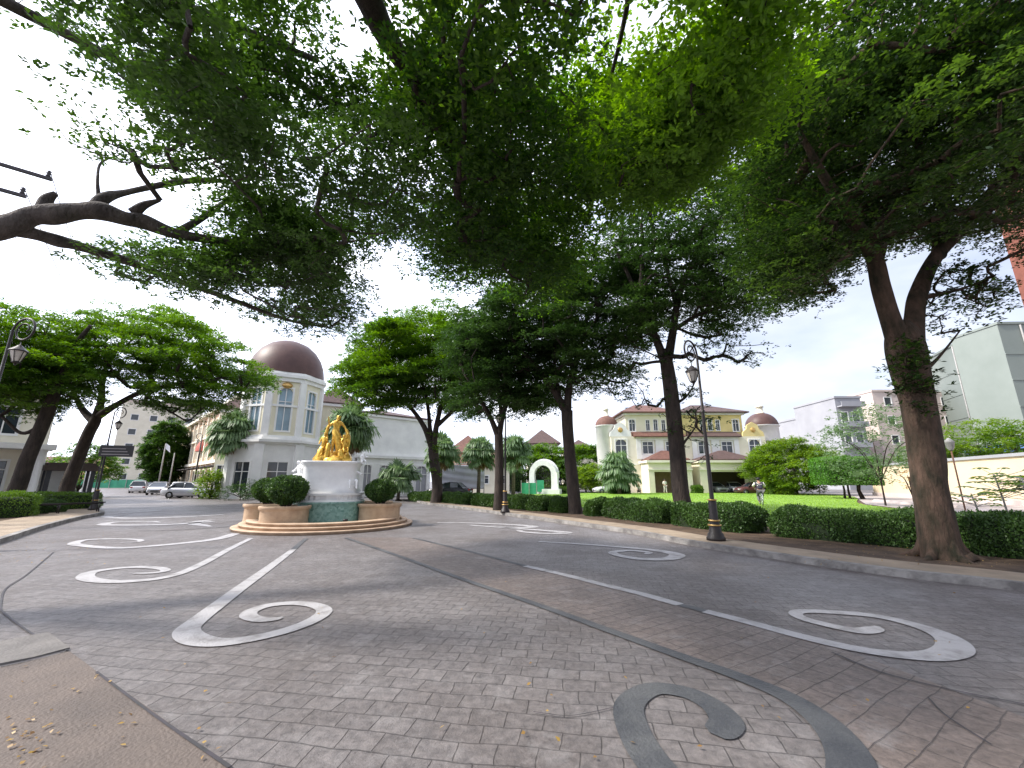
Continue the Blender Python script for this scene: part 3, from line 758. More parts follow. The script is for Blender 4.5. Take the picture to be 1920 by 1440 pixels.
def ped(m):
    zs = [(1.18, 1.02), (1.34, .96), (1.65, .935), (2.06, .93), (2.18, .96), (2.25, 1.02), (2.31, 1.02)]
    rings = [[m.b.verts.new((x, y, z)) for x, y in rot2(oval(s, s, 36, 7), PA)] for z, s in zs]
    for i in range(len(rings) - 1):
        for k in range(36): m.b.faces.new((rings[i][k], rings[i][(k + 1) % 36], rings[i + 1][(k + 1) % 36], rings[i + 1][k])).smooth = True
    m.b.faces.new(rings[-1]); m.b.faces.new(rings[0][::-1])
part('pedestal', M_MARBLE, fo, ped)
nz_ = part('spout', M_IRON, fo, lambda m: (m.lathe([(.05, .1), (.05, .28), (.08, .3), (.08, .36), (0, .37)], 10, (1.25, -1.62, 0))))

# planters with ball shrubs
def ball_shrub(loc, r, label, nl=9000, sq=.74):
    E = empty('ball_shrub', loc, 0, label, 'shrub', 'ball shrubs in the fountain planters')
    m = MB(); cz = .16 + r * sq
    for k in range(7):
        a = k * 2 * PI / 7 + .3; m.tube([(.09 * math.cos(a), .09 * math.sin(a), 0), (.16 * math.cos(a), .16 * math.sin(a), .12), (.55 * r * math.cos(a), .55 * r * math.sin(a), cz)], [.035, .03, .015], 6)
    m.build('trunk', M_BARK, E, fix=False)
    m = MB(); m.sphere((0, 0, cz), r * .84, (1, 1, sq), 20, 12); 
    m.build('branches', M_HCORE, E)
    d = RNG.normal(0, 1, (nl, 3)); d /= np.linalg.norm(d, axis=1, keepdims=True)
    rr = r * (1 + .05 * np.sin(d[:, 0] * 7 + d[:, 2] * 5) + .04 * np.sin(d[:, 1] * 11) + RNG.normal(-.02, .035, nl))
    p = d * rr[:, None] * np.array([1, 1, sq]) + np.array([0, 0, cz])
    leaf_mesh('foliage', p, RNG.normal(0, .8, (nl, 3)) + d * .6, d + RNG.normal(0, .6, (nl, 3)), RNG.uniform(.05, .09, nl), RNG.uniform(.025, .045, nl), M_HEDGE, E, np.clip(RNG.normal(.4, .25, nl) + .2 * np.sin(d[:, 0] * 9), 0, 1))
    return E
def planter(loc, rx, ry, h, rz, label):
    rx *= .92; ry *= .86
    E = empty('planter', loc, rz, label, 'planter', 'terracotta planters round the fountain')
    def body(m):
        zs = [(0, .95), (.07, 1.03), (.12, .99), (.16, .985), (h - .16, .985), (h - .13, 1.0), (h - .1, 1.06), (h - .02, 1.07), (h, 1.05), (h, .93), (h - .1, .92)]
        rings = [[m.b.verts.new((x * rx * s, y * ry * s, z)) for x, y in oval(1, 1, 36, 2.8)] for z, s in zs]
        for i in range(len(rings) - 1):
            for k in range(36): m.b.faces.new((rings[i][k], rings[i][(k + 1) % 36], rings[i + 1][(k + 1) % 36], rings[i + 1][k])).smooth = True
        m.b.faces.new(rings[0][::-1])
    part('pot', M_TERRA, E, body)
    part('soil', M_SOIL, E, lambda m: m.lathe([(0, h - .09), (.93, h - .09)], 36, sx=rx, sy=ry))
    return E
for (px, py, rx, r, lb, ls) in ((537, 985, .80, .66, 'terracotta planter standing nearest at the left front of the fountain', 'round clipped shrub in the front left terracotta planter'),
                            (712, 975, .80, .62, 'terracotta planter on the right side of the white pedestal', 'looser ball shrub in the right terracotta planter'),
                            (492, 963, .80, .66, 'terracotta planter half hidden behind the front left planter', 'round shrub behind the nearest ball shrub, left of the statue'),
                            (690, 960, .70, .5, 'terracotta planter hidden behind the right planter', 'small shrub behind the right ball shrub beside the pedestal')):
    p = {537: FC + Vector((-.75, -1.72, .1)), 712: FC + Vector((1.92, -.15, .1)), 492: FC + Vector((-2.15, -.3, .1)), 690: FC + Vector((1.2, 1.6, .1))}[px]
    planter(p, rx, .55 if px != 537 else .62, .70, R(20) if px != 492 else R(40), lb)
    ball_shrub(p + Vector((0, 0, .62)), r * (.9 if px == 537 else .82), ls)

# ------------------------------------------------------------------ figures (bodies grown with a skin modifier)
def skin(name, joints, edges, m, parent=None, sub=2, root=0):
    me = bpy.data.meshes.new(name)
    me.from_pydata([j[:3] for j in joints], edges, [])
    o = link(name, me, m, parent)
    md = o.modifiers.new('Skin', 'SKIN'); md.use_smooth_shade = True
    lay = me.skin_vertices[0].data
    for i, j in enumerate(joints):
        r = j[3]; lay[i].radius = (r, r) if not hasattr(r, '__len__') else r
        lay[i].use_root = (i == root)
    ss = o.modifiers.new('Subdivision', 'SUBSURF'); ss.levels = sub; ss.render_levels = sub
    return o
def hand_pts(w_, d, s=1.0):
    """palm, five unequal slightly curled fingers; w_ wrist, d direction down the arm"""
    d = Vector(d).normalized(); a = d.orthogonal().normalized(); b = d.cross(a)
    pts, ed = [], []
    palm = Vector(w_) + d * .07 * s; pts.append((*palm, .026 * s))
    for k, (o_, ln) in enumerate(((-.03, .06), (-.01, .075), (.01, .072), (.03, .055))):
        q = palm + a * o_ * s + d * .03 * s; q2 = q + d * ln * .55 * s + b * .008 * s; q3 = q2 + d * ln * .45 * s + b * .025 * s
        i = len(pts); pts += [(*q, .009 * s), (*q2, .008 * s), (*q3, .006 * s)]; ed += [(0, i), (i, i + 1), (i + 1, i + 2)]
    q = Vector(w_) + d * .04 * s + a * -.035 * s; q2 = q + (d * .6 - a * .8) * .035 * s; i = len(pts)
    pts += [(*q, .011 * s), (*q2, .008 * s)]; ed += [(0, i), (i, i + 1)]
    return pts, ed
def figure(parent, pose, s=1.0, m=None, name='body', build=1.0, hands=True):
    """pose: dict of joints pelvis chest neck head shL elL wrL shR elR wrR hipL knL anL toL hipR ..."""
    J, E_ = [], []
    idx = {}
    def add(n, r):
        p = pose[n]; idx[n] = len(J); J.append((p[0] * s, p[1] * s, p[2] * s, (r * s * build) if not hasattr(r, '__len__') else (r[0] * s * build, r[1] * s * build)))
    def lk(a, b): E_.append((idx[a], idx[b]))
    add('pelvis', (.15, .11)); add('waist', (.13, .10)); add('chest', (.17, .12)); add('neck', .055); add('head', .088); add('crown', .075)
    lk('pelvis', 'waist'); lk('waist', 'chest'); lk('chest', 'neck'); lk('neck', 'head'); lk('head', 'crown')
    for q in 'LR':
        add('sh' + q, .062); add('el' + q, .042); add('wr' + q, .03); lk('chest', 'sh' + q); lk('sh' + q, 'el' + q); lk('el' + q, 'wr' + q)
        add('hip' + q, .088); add('kn' + q, .058); add('an' + q, .04); add('to' + q, .032); lk('pelvis', 'hip' + q); lk('hip' + q, 'kn' + q); lk('kn' + q, 'an' + q); lk('an' + q, 'to' + q)
        if hands:
            wv = Vector(pose['wr' + q]); ev = Vector(pose['el' + q])
            pts, ed = hand_pts(wv, wv - ev); i0 = len(J)
            J.extend([(p[0] * s, p[1] * s, p[2] * s, p[3] * s) for p in pts]); E_.append((idx['wr' + q], i0)); E_.extend([(a + i0, b + i0) for a, b in ed])
    # nose, chin and ears grow from the head
    hd = Vector(pose['head']); f = Vector(pose.get('face', (0, -1, 0))).normalized(); sd = f.cross(Vector((0, 0, 1)))
    for v, r in ((hd + f * .105 + Vector((0, 0, -.01)), .014), (hd + f * .075 + Vector((0, 0, -.085)), .028), (hd + sd * .092, .014), (hd - sd * .092, .014)):
        i = len(J); J.append((v.x * s, v.y * s, v.z * s, r * s)); E_.append((idx['head'], i))
    return skin(name, J, E_, m or M_SKIN, parent), pose
def chain(name, pts, m, parent, s=1.0, edges=None):
    J = [(p[0] * s, p[1] * s, p[2] * s, (p[3] * s) if not hasattr(p[3], '__len__') else (p[3][0] * s, p[3][1] * s)) for p in pts]
    return skin(name, J, edges or [(i, i + 1) for i in range(len(pts) - 1)], m, parent)
STAND = dict(pelvis=(0, 0, .95), waist=(0, 0, 1.1), chest=(0, 0, 1.32), neck=(0, 0, 1.5), head=(0, -.01, 1.63), crown=(0, 0, 1.71),
             shL=(.18, 0, 1.42), elL=(.24, .03, 1.13), wrL=(.25, -.05, .88), shR=(-.18, 0, 1.42), elR=(-.24, .03, 1.13), wrR=(-.25, -.05, .88),
             hipL=(.09, 0, .88), knL=(.10, -.02, .48), anL=(.10, .02, .08), toL=(.11, -.14, .035), hipR=(-.09, 0, .88), knR=(-.10, -.02, .48), anR=(-.10, .02, .08), toR=(-.11, -.14, .035))
def pose(**k): d = dict(STAND); d.update(k); return d

# ---- gilded statue group
SZ = 2.31
st = empty('gilded_statue', FC + Vector((0, -.05, SZ)), R(16), 'gilded group of a draped woman with smaller figures on the white pedestal', 'statue'); st.scale = (.8, .85, 1.02)
rk = MB()
for (x, y, r, h) in ((0, 0, .62, .22), (.42, .05, .42, .34), (-.48, .02, .42, .30), (-.15, .15, .5, .4), (.1, -.3, .4, .18)):
    n0 = len(rk.b.verts); rk.lathe([(r, 0), (r * .95, h * .5), (r * .6, h), (0, h * 1.1)], 9, (x, y, 0), random.random() * 3)
for v in rk.b.verts:
    if v.co.z > .02: v.co += Vector((random.uniform(-.06, .06), random.uniform(-.06, .06), random.uniform(-.05, .05)))
rk.build('rock', M_GOLD, st)
w1 = pose(pelvis=(.02, 0, 1.02), waist=(.0, 0, 1.17), chest=(.02, -.02, 1.38), neck=(.03, -.03, 1.56), head=(.06, -.06, 1.68), crown=(.07, -.05, 1.76),
          shL=(.2, -.02, 1.48), elL=(.40, -.06, 1.28), wrL=(.52, -.16, 1.10), shR=(-.16, -.02, 1.48), elR=(-.34, -.02, 1.32), wrR=(-.36, -.14, 1.52), hipL=(.11, 0, .95), knL=(.15, -.12, .58), anL=(.13, -.02, .25), toL=(.15, -.17, .2), hipR=(-.08, 0, .95), knR=(-.1, -.03, .6), anR=(-.12, .03, .25), toR=(-.16, -.1, .2))
figure(st, w1, 1.0, M_GOLD, 'standing_figure', 1.12)
chain('drapery', [(-.12, .02, 1.3, .14), (-.02, 0, 1.08, .19), (.12, -.02, .85, .22), (.2, -.02, .62, .2), (.24, 0, .4, .2), (.28, .02, .22, .22)], M_GOLD, st)
chain('drapery', [(.42, -.02, 1.24, .06), (.52, -.02, 1.1, .1), (.55, 0, .9, .16), (.5, .02, .7, .2), (.48, .05, .5, .16), (.52, .05, .3, .14)], M_GOLD, st)
chain('drapery', [(-.3, .02, 1.45, .06), (-.42, .05, 1.25, .08), (-.45, .06, 1.0, .07), (-.42, .06, .8, .1), (-.44, .1, .6, .13)], M_GOLD, st)
chain('hair', [(.07, -.0, 1.76, .10), (.05, .04, 1.68, .09), (-.02, .06, 1.52, .07), (-.08, .08, 1.36, .05)], M_GOLD, st)
def child_fig(loc, rz, s, lean, name='kneeling_figure', m=None, parent=None):
    p = pose(pelvis=(0, 0, .5), waist=(lean * .3, 0, .66), chest=(lean * .6, -.03, .88), neck=(lean, -.05, 1.05), head=(lean * 1.15, -.08, 1.18), crown=(lean * 1.2, -.07, 1.26),
             shL=(lean * .6 + .17, -.03, .98), elL=(lean + .26, -.16, .8), wrL=(lean + .2, -.32, .95), shR=(lean * .6 - .17, -.03, .98), elR=(lean * .6 - .28, -.12, .76), wrR=(lean * .5 - .2, -.3, .62),
             hipL=(.1, 0, .44), knL=(.14, -.34, .42), anL=(.14, -.3, .08), toL=(.16, -.44, .04), hipR=(-.1, 0, .44), knR=(-.16, -.3, .2), anR=(-.12, .06, .12), toR=(-.12, .16, .06))
    E = empty(name, loc, rz) if parent is None else None
    o, _ = figure(parent, p, s, m or M_GOLD, name, 1.25, hands=False)
    o.location = loc; o.rotation_euler = (0, 0, rz)
    return o
child_fig((-.50, -.12, .22), R(-25), .68, .12, parent=st)
child_fig((.46, -.14, .26), R(30), .60, -.15, parent=st)
chain('drapery', [(-.5, -.1, .62, .1), (-.55, -.15, .4, .18), (-.6, -.18, .18, .2), (-.66, -.2, .03, .16)], M_GOLD, st)
chain('drapery', [(-.25, -.2, .7, .09), (-.28, -.25, .45, .13), (-.3, -.3, .2, .15), (-.3, -.32, .03, .13)], M_GOLD, st)
chain('drapery', [(.28, -.2, .5, .1), (.3, -.28, .3, .16), (.36, -.3, .05, .18)], M_GOLD, st)
# white cherubs on the pedestal's shoulders
def cherub(loc, rz, s, lean, label, z0=.5):
    E = empty('marble_cherub', loc, rz, label, 'statue', 'small white cherubs on the fountain')
    p = pose(pelvis=(0, 0, .12), waist=(lean * .3, 0, .28), chest=(lean * .6, -.03, .48), neck=(lean, -.05, .64), head=(lean * 1.15, -.08, .78), crown=(lean * 1.2, -.07, .87),
             shL=(lean * .6 + .17, -.03, .57), elL=(lean + .3, -.12, .42), wrL=(lean + .36, -.28, .5), shR=(lean * .6 - .17, -.03, .57), elR=(lean * .6 - .3, -.1, .4), wrR=(lean * .5 - .3, -.3, .3),
             hipL=(.1, -.04, .1), knL=(.16, -.36, .14), anL=(.15, -.42, -.2), toL=(.16, -.52, -.25), hipR=(-.1, -.04, .1), knR=(-.16, -.36, .12), anR=(-.17, -.44, -.2), toR=(-.18, -.54, -.25))
    figure(E, p, s, M_MARBLE, 'body', 1.35, hands=False)
    skin('wing', [(.05 * s, .1 * s, .5 * s, .05 * s), (.2 * s, .2 * s, .62 * s, .07 * s), (.3 * s, .24 * s, .45 * s, .05 * s)], [(0, 1), (1, 2)], M_MARBLE, E)
    return E
def ring_pt(a, r, z): return FC + Vector((r * math.cos(a), r * math.sin(a), z))
cherub(ring_pt(R(-25), 1.02, 1.52), R(30), .72, .1, 'white marble cherub seated at the right edge of the pedestal')
cherub(ring_pt(R(205), 1.06, 1.72), R(-30), .72, -.2, 'white marble cherub leaning out from the left edge of the pedestal')
parts('bracket', M_MARBLE, fo, [(-25, 1.02, 0), (205, 1.06, .2)], lambda m, a, r, dz: m.lathe([(.0, 1.2), (.14, 1.2), (.2, 1.36 + dz * .7), (.26, 1.48 + dz), (0, 1.52 + dz)], 12, tuple(ring_pt(R(a), r, 0) - FC)))
cherub(FC + Vector((1.0, .25, 2.33)), R(40), .42, .05, 'little white cherub behind the gilded statue, on the pedestal top')

# ------------------------------------------------------------------ street lamps
def lamp(loc, H, side, label, rz=0, gold=True):
    E = empty('street_lamp', loc, rz, label, 'street lamp', 'black scroll street lamps')
    def base(m):
        m.lathe([(.0, 0), (.23, 0), (.23, .07), (.2, .10), (.19, .16), (.15, .2), (.14, .34), (.12, .38), (.12, .46), (.105, .5), (.10, .95), (.085, 1.0), (0, 1.0)], 20)
    part('base', M_IRON, E, base)
    if gold: parts('trim', M_GOLDT, E, [(.165, .355), (.15, .47), (.118, .985)], lambda m, r, z: m.lathe([(r - .03, z), (r, z + .005), (r, z + .035), (r - .03, z + .04)], 20))
    part('post', M_IRON, E, lambda m: (m.lathe([(.062, 1.0), (.055, 1.02), (.043, H * .62)], 12), m.lathe([(.055, H * .62), (.055, H * .62 + .06), (.036, H * .62 + .07), (.03, H - .35)], 12)))
    # crook: rises, curls over and winds back inward
    pts = [(0, 0, H - .36)]
    cx, cz = side * .35, H - .36
    for k in range(40):
        t = k / 39; a = PI - t * 3.1 * PI
        r = .27 * (1 - t) ** .6 + .08
        pts.append((cx + side * r * math.cos(a), 0, cz + r * math.sin(a)))
    part('crook', M_IRON, E, lambda m: m.tube(pts, [.026] * 14 + [.026 - .012 * i / (len(pts) - 14) for i in range(len(pts) - 14)], 8))
    lx = cx; lz = H - .70
    def cap(m):
        m.lathe([(.012, .02), (.012, -.06), (.05, -.08), (.06, -.1), (.17, -.2), (.185, -.215), (.185, -.235), (0, -.235)], 6, (lx, 0, lz))
        m.lathe([(0, -.56), (.05, -.55), (.075, -.53), (.085, -.5), (0, -.495)], 6, (lx, 0, lz)); m.lathe([(0, -.62), (.02, -.6), (.03, -.57), (0, -.55)], 8, (lx, 0, lz))
        for k in range(6):
            a = 2 * PI * k / 6
            m.tube([(lx + .165 * math.cos(a), .165 * math.sin(a), lz - .235), (lx + .083 * math.cos(a), .083 * math.sin(a), lz - .5)], .009, 4)
    cp = part('lantern', M_IRON, E, cap)
    part('lamp_glass', M_FROST, cp, lambda m: m.lathe([(.15, -.236), (.074, -.496)], 6, (lx, 0, lz)))
    return E
pR = G(1343, 1013, .117); lamp((pR.x, pR.y, .117), 5.36, -1, 'black street lamp with gold rings standing before the long hedge block', R(38))
pM = G(947, 961, .117); lamp((pM.x, pM.y, .117), 5.6, -1, 'slim street lamp close to a tree trunk in the middle of the row')
pL = G(175, 956, .12); lamp((pL.x, pL.y, .127), 5.5, 1, 'black street lamp on the left kerb beside the dark sign board')
lamp((-13.02, 10.25, .127), 5.65, 1, 'nearest street lamp, only its curled arm and lantern showing at the left edge', R(-6))
# small garden lamp by the wall and far lamps
# sign board next to the left lamp
sp = Vector((pL.x + .35, pL.y - .5, .12))
sg = empty('sign_post', sp, R(25), 'dark notice board on a thin post beside the left street lamp', 'sign')
part('post', M_IRON, sg, lambda m: m.lathe([(.03, 0), (.03, 3.4), (0, 3.4)], 8))
part('sign_board', M_SIGN, sg, lambda m: m.box(-.15, 1.25, -.09, -.035, 2.75, 3.35))
part('lettering', mat('sign_text', (.32, .29, .29), .7), sg, lambda m: [m.box(-.05 + .02 * (k % 2), 1.1 - .09 * k, -.1, -.088, 2.85 + .15 * k, 2.89 + .15 * k) for k in range(3)])
def at_px(px, Y, z=0.0):
    d = ray(px, 902); t = Y / d[1]
    return Vector((d[0] * t, Y, z))
# ------------------------------------------------------------------ trees
def pl(pts, Y):
    """limb through photo points with a radius and its own distance: (px, py, dY, r)"""
    return [(*P(a, b, Y + c), r) for a, b, c, r in pts]
def trunk_foot(limb, n=5):
    return limb
ROWG = 'trees in the row along the right sidewalk'
# T5: thickest, nearest trunk on the right
b5 = G(1768, 1046, .1); Y5 = b5.y
t5 = [[(b5.x + .05, b5.y - .05, .0, .46), (b5.x, b5.y, .25, .35)] + pl([(1752, 960, 0, .30), (1742, 905, 0, .285), (1738, 860, 0, .30), (1722, 760, 0, .30), (1707, 700, 0, .34), (1698, 655, 0, .36), (1692, 625, 0, .3), (1690, 605, 0, .16)], Y5),
      pl([(1704, 690, 0, .22), (1690, 650, 0, .24), (1670, 600, -.1, .19), (1652, 540, -.2, .18), (1638, 480, -.3, .16), (1604, 420, -.8, .13), (1550, 340, -1.4, .09), (1500, 250, -1.9, .05)], Y5),
      pl([(1706, 690, 0, .22), (1708, 650, .05, .24), (1714, 600, .2, .19), (1722, 550, .3, .18), (1756, 480, .4, .15), (1830, 400, .4, .16), (1900, 310, .2, .12), (1990, 200, 0, .07)], Y5),
      pl([(1640, 480, -.3, .19), (1660, 400, .2, .15), (1690, 300, .6, .12), (1710, 180, .8, .08), (1720, 60, .9, .05)], Y5),
      pl([(1760, 480, .4, .15), (1770, 380, .9, .13), (1800, 260, 1.6, .10), (1830, 120, 2.0, .06)], Y5),
      pl([(1604, 420, -.8, .08), (1560, 380, -.4, .06), (1490, 340, -.2, .04)], Y5),
      pl([(1722, 560, .3, .07), (1790, 545, .2, .035), (1850, 525, .1, .015)], Y5),
      pl([(1728, 700, .1, .06), (1760, 670, .1, .03), (1800, 620, .2, .015)], Y5)]
for k in range(6):                                       # root flare
    a = k * PI / 3 + .4
    t5.append([(b5.x + .2 * math.cos(a), b5.y + .2 * math.sin(a), .5, .1), (b5.x + .36 * math.cos(a), b5.y + .36 * math.sin(a), .18, .09), (b5.x + .7 * math.cos(a), b5.y + .7 * math.sin(a), .06, .035)])
poly5 = [(1390, 330), (1460, 220), (1470, 110), (1540, 20), (1540, -600), (2600, -600), (2600, 470), (1920, 455), (1790, 425), (1700, 450), (1620, 450), (1570, 545), (1460, 560), (1395, 470)]
s5 = crown_pts(1000, [(10.3, 9.4, 9.7, 7.0, 5.6, 3.9), (11.5, 8.2, 11.5, 6.5, 5, 3.4)], poly5, tier=.75, rr=(.5, .95), keep=.25)
s5 = np.concatenate([s5, crown_pts(420, [(7.4, 9.2, 8.4, 3.4, 4.2, 2.6)], poly5, tier=.75, rr=(.5, .9))])
s5b = crown_pts(60, [(*P(1810, 560, Y5 + .2), 1.3, .8, .95)], [(1750, 490), (1890, 480), (1880, 545), (1800, 640), (1750, 690), (1735, 600)], rr=(.25, .42), clump=-2)
s5c = crown_pts(60, [(*P(1712, 700, Y5 - .36), .5, .25, .85)], None, rr=(.16, .34), clump=-3)
tree('shade_tree', 'thickest nearest tree with a forked trunk at the right of the row', 'tree', b5, t5, np.concatenate([s5, s5b, s5c]), 215, .095, .047, M_LEAFT, M_BARKB, ROWG, droop=.34, tints=[RNG.uniform(.6, 1) if RNG.uniform() < .13 else RNG.uniform(0, .22) for _ in range(len(s5) + len(s5b) + len(s5c))], sides=14, r0=.013)  # a random few sprays take the bright tint as painted sunlit pads

def row_tree(px, py, trunk, limbs, poly, boxes, n, rr, per, Ln, Wd, label, leafm=M_LEAF, tier=.8, group=ROWG, foot=None, barkm=M_BARK, tuft=(), thin=.85, droop=.34):
    b = foot or G(px, py, .1); Y = b.y
    tk = [[(b.x, b.y, -.05, trunk[0][3] * 1.5), (b.x, b.y, .25, trunk[0][3] * 1.1)] + pl(trunk, Y)]
    tk += [pl(l, Y) for l in limbs]
    bx = [(*P(a, c, Y + dy), rx, ry, rz) for a, c, dy, rx, ry, rz in boxes]
    sp = crown_pts(n, bx, poly, tier=tier, rr=rr)
    for (tx, ty, n_, sx, sz) in tuft:
        c_ = P(tx, ty, Y - .2)
        sp = np.concatenate([sp, np.stack([RNG.normal(c_.x, sx, n_), RNG.normal(c_.y, .25, n_), RNG.normal(c_.z, sz, n_), RNG.uniform(.2, .45, n_)], 1)])
    tk = [[(q[0], q[1], q[2], q[3] * thin) for q in l] for l in tk]
    return tree('shade_tree', label, 'tree', b, tk, sp, per, Ln, Wd, leafm, barkm, group, droop=droop, r0=.018)

# T4
row_tree(1282, 984, foot=at_px(1284, 17.8, .1), trunk=[(1277, 930, 0, .40), (1270, 850, 0, .38), (1262, 770, 0, .37), (1256, 720, 0, .35), (1250, 680, 0, .32), (1248, 655, 0, .2)],
         limbs=[[(1250, 690, 0, .25), (1232, 640, 0, .2), (1205, 580, -.3, .15), (1180, 520, -.6, .1), (1150, 460, -.8, .06)],
          [(1250, 690, 0, .25), (1262, 620, 0, .2), (1272, 560, .2, .17), (1300, 490, .4, .12), (1350, 430, .6, .07)],
          [(1262, 620, 0, .13), (1310, 590, 0, .1), (1380, 570, -.2, .07), (1460, 560, -.3, .04)],
          [(1268, 570, .2, .12), (1250, 500, .5, .1), (1240, 440, .8, .06)],
          [(1262, 760, 0, .1), (1290, 740, -.2, .05), (1310, 700, -.3, .03)],
          [(1268, 850, 0, .09), (1290, 820, -.3, .05), (1305, 800, -.4, .03)]],
         poly=[(1125, 690), (1150, 640), (1170, 560), (1110, 470), (1140, 380), (1250, 320), (1400, 290), (1540, 330), (1550, 560), (1500, 600), (1440, 640), (1420, 700), (1370, 680), (1340, 640), (1280, 600), (1220, 620), (1200, 680), (1170, 730)],
         boxes=[(1330, 460, 0, 5.6, 4.8, 3.6), (1250, 560, 0, 3.6, 3.2, 2.4)], n=760, rr=(.5, 1.0), per=130, Ln=.125, Wd=.062, label='dark tall tree with straight trunk left of the big lamp post', leafm=M_LEAFD, tuft=((1302, 800, 34, .4, .6), (1290, 740, 12, .35, .4), (1222, 757, 12, .4, .2), (1255, 700, 12, .3, .8), (1385, 665, 26, .75, .3), (1330, 645, 16, .5, .3), (1180, 690, 20, .6, .5)))
# T3
row_tree(1073, 965, foot=Vector((3.0, 20.55, .1)), trunk=[(1073, 900, 0, .35), (1068, 850, 0, .33), (1064, 800, 0, .33), (1063, 770, 0, .34)],
         limbs=[[(1063, 775, 0, .26), (1040, 735, 0, .2), (1010, 695, 0, .17), (980, 660, -.3, .13), (950, 620, -.6, .09), (930, 580, -.8, .05)],
          [(1063, 775, 0, .26), (1068, 720, .1, .2), (1085, 660, .2, .17), (1100, 600, .3, .12), (1130, 540, .4, .07)],
          [(1072, 715, .1, .13), (1110, 690, 0, .1), (1150, 670, 0, .06)],
          [(1050, 750, 0, .13), (1040, 680, .4, .1), (1045, 600, .7, .06)]],
         poly=[(890, 610), (930, 540), (1030, 480), (1150, 430), (1220, 540), (1195, 690), (1170, 750), (1120, 780), (1095, 740), (1040, 700), (960, 690), (900, 690)],
         boxes=[(1060, 600, 0, 5.6, 4.4, 3.8)], n=620, rr=(.55, 1.1), per=130, Ln=.15, Wd=.075, label='tree forking into two limbs right of the slim lamp post', leafm=M_LEAFD, tuft=((1145, 715, 24, .8, .5), (960, 700, 14, .6, .4)))
# T2
row_tree(934, 957, [(936, 910, 0, .30), (936, 860, 0, .28), (935, 815, 0, .28)],
         [[(935, 820, 0, .22), (918, 780, 0, .16), (895, 740, -.2, .12), (870, 700, -.3, .07)],
          [(935, 820, 0, .22), (945, 770, 0, .17), (965, 730, .2, .12), (1000, 690, .3, .07)],
          [(940, 780, 0, .14), (935, 720, .3, .11), (930, 650, .5, .06)]],
         [(850, 600), (950, 560), (1040, 600), (1060, 700), (1030, 760), (985, 800), (955, 790), (900, 790), (850, 740)],
         [(950, 690, 0, 4.4, 4, 3.4)], 380, (.6, 1.2), 130, .165, .08, 'slender dark trunk tree beside the slim lamp post', M_LEAFD)
# T1
row_tree(818, 943, [(820, 910, 0, .44), (815, 870, 0, .42), (812, 840, 0, .44)],
         [[(812, 845, 0, .3), (795, 800, 0, .22), (765, 760, 0, .16), (720, 730, -.4, .1), (690, 710, -.6, .05)],
          [(812, 845, 0, .3), (820, 790, 0, .22), (835, 740, .3, .16), (860, 690, .5, .1)],
          [(818, 800, 0, .2), (860, 760, 0, .15), (895, 720, -.3, .09)],
          [(808, 820, 0, .2), (800, 750, .5, .14), (780, 680, .8, .08)]],
         [(640, 680), (680, 625), (750, 585), (840, 560), (905, 590), (915, 700), (880, 770), (845, 770), (800, 760), (760, 760), (700, 775), (655, 735)],
         [(785, 680, 0, 6.6, 5, 4.4)], 560, (.7, 1.4), 140, .19, .095, 'light green spreading tree nearest the fountain with an ivy-clad trunk', M_LEAFB, tuft=((813, 860, 16, .25, .8),))
# left pair
LG = 'leaning trees on the left sidewalk'
fL1 = Vector((-27.2, 23.0, .1)); fL2 = Vector((-28.8, 28.3, .1))
row_tree(0, 0, [(30, 920, 0, .42), (52, 860, 0, .38), (78, 800, 0, .36), (98, 750, 0, .33), (106, 725, 0, .2)],
         [[(96, 756, 0, .28), (118, 700, 0, .2), (140, 650, -.4, .18), (170, 610, -.8, .1)],
          [(80, 798, 0, .16), (40, 812, -.3, .10), (0, 780, -.5, .08), (-60, 760, -.8, .05)],
          [(96, 756, 0, .22), (92, 700, .5, .14), (75, 650, 1, .04)]],
         [(-200, 540), (60, 565), (130, 600), (170, 660), (180, 720), (150, 780), (60, 790), (20, 760), (-200, 720)],
         [(60, 660, 0, 5.5, 4.2, 2.8), (70, 700, 0, 4.5, 4, 2.4)], 420, (.6, 1.2), 130, .17, .085, 'leaning tree at the left picture edge with a bare side branch', M_LEAFB, group=LG, foot=fL1, barkm=M_BARK)
row_tree(0, 0, [(125, 920, 0, .48), (145, 865, 0, .42), (165, 815, 0, .39), (178, 790, 0, .37), (183, 770, 0, .22)],
         [[(178, 792, 0, .34), (155, 768, 0, .24), (140, 740, -.4, .16), (120, 700, -.6, .1)],
          [(178, 792, 0, .36), (190, 750, 0, .24), (192, 715, 0, .2), (205, 680, .3, .14), (230, 640, .5, .08)],
          [(185, 780, 0, .3), (220, 758, -.3, .22), (265, 735, -.8, .18), (320, 722, -1.5, .13), (390, 712, -2.2, .08), (450, 705, -2.8, .05)],
          [(192, 720, 0, .15), (170, 690, 0, .1), (160, 650, .3, .06)],
          [(265, 735, -.8, .12), (300, 760, -1.5, .08), (350, 790, -2.2, .05)]],
         [(120, 660), (140, 600), (240, 545), (340, 585), (430, 635), (500, 695), (505, 715), (450, 745), (420, 790), (350, 820), (300, 790), (250, 740), (200, 700), (130, 720)],
         [(330, 690, -1.5, 7.0, 5, 3.3), (250, 615, -.5, 5, 4, 3.0)], 600, (.6, 1.2), 130, .16, .08, 'leaning tree spreading over the street beside the left lamp post', M_LEAFB, group=LG, foot=fL2, barkm=M_BARK)

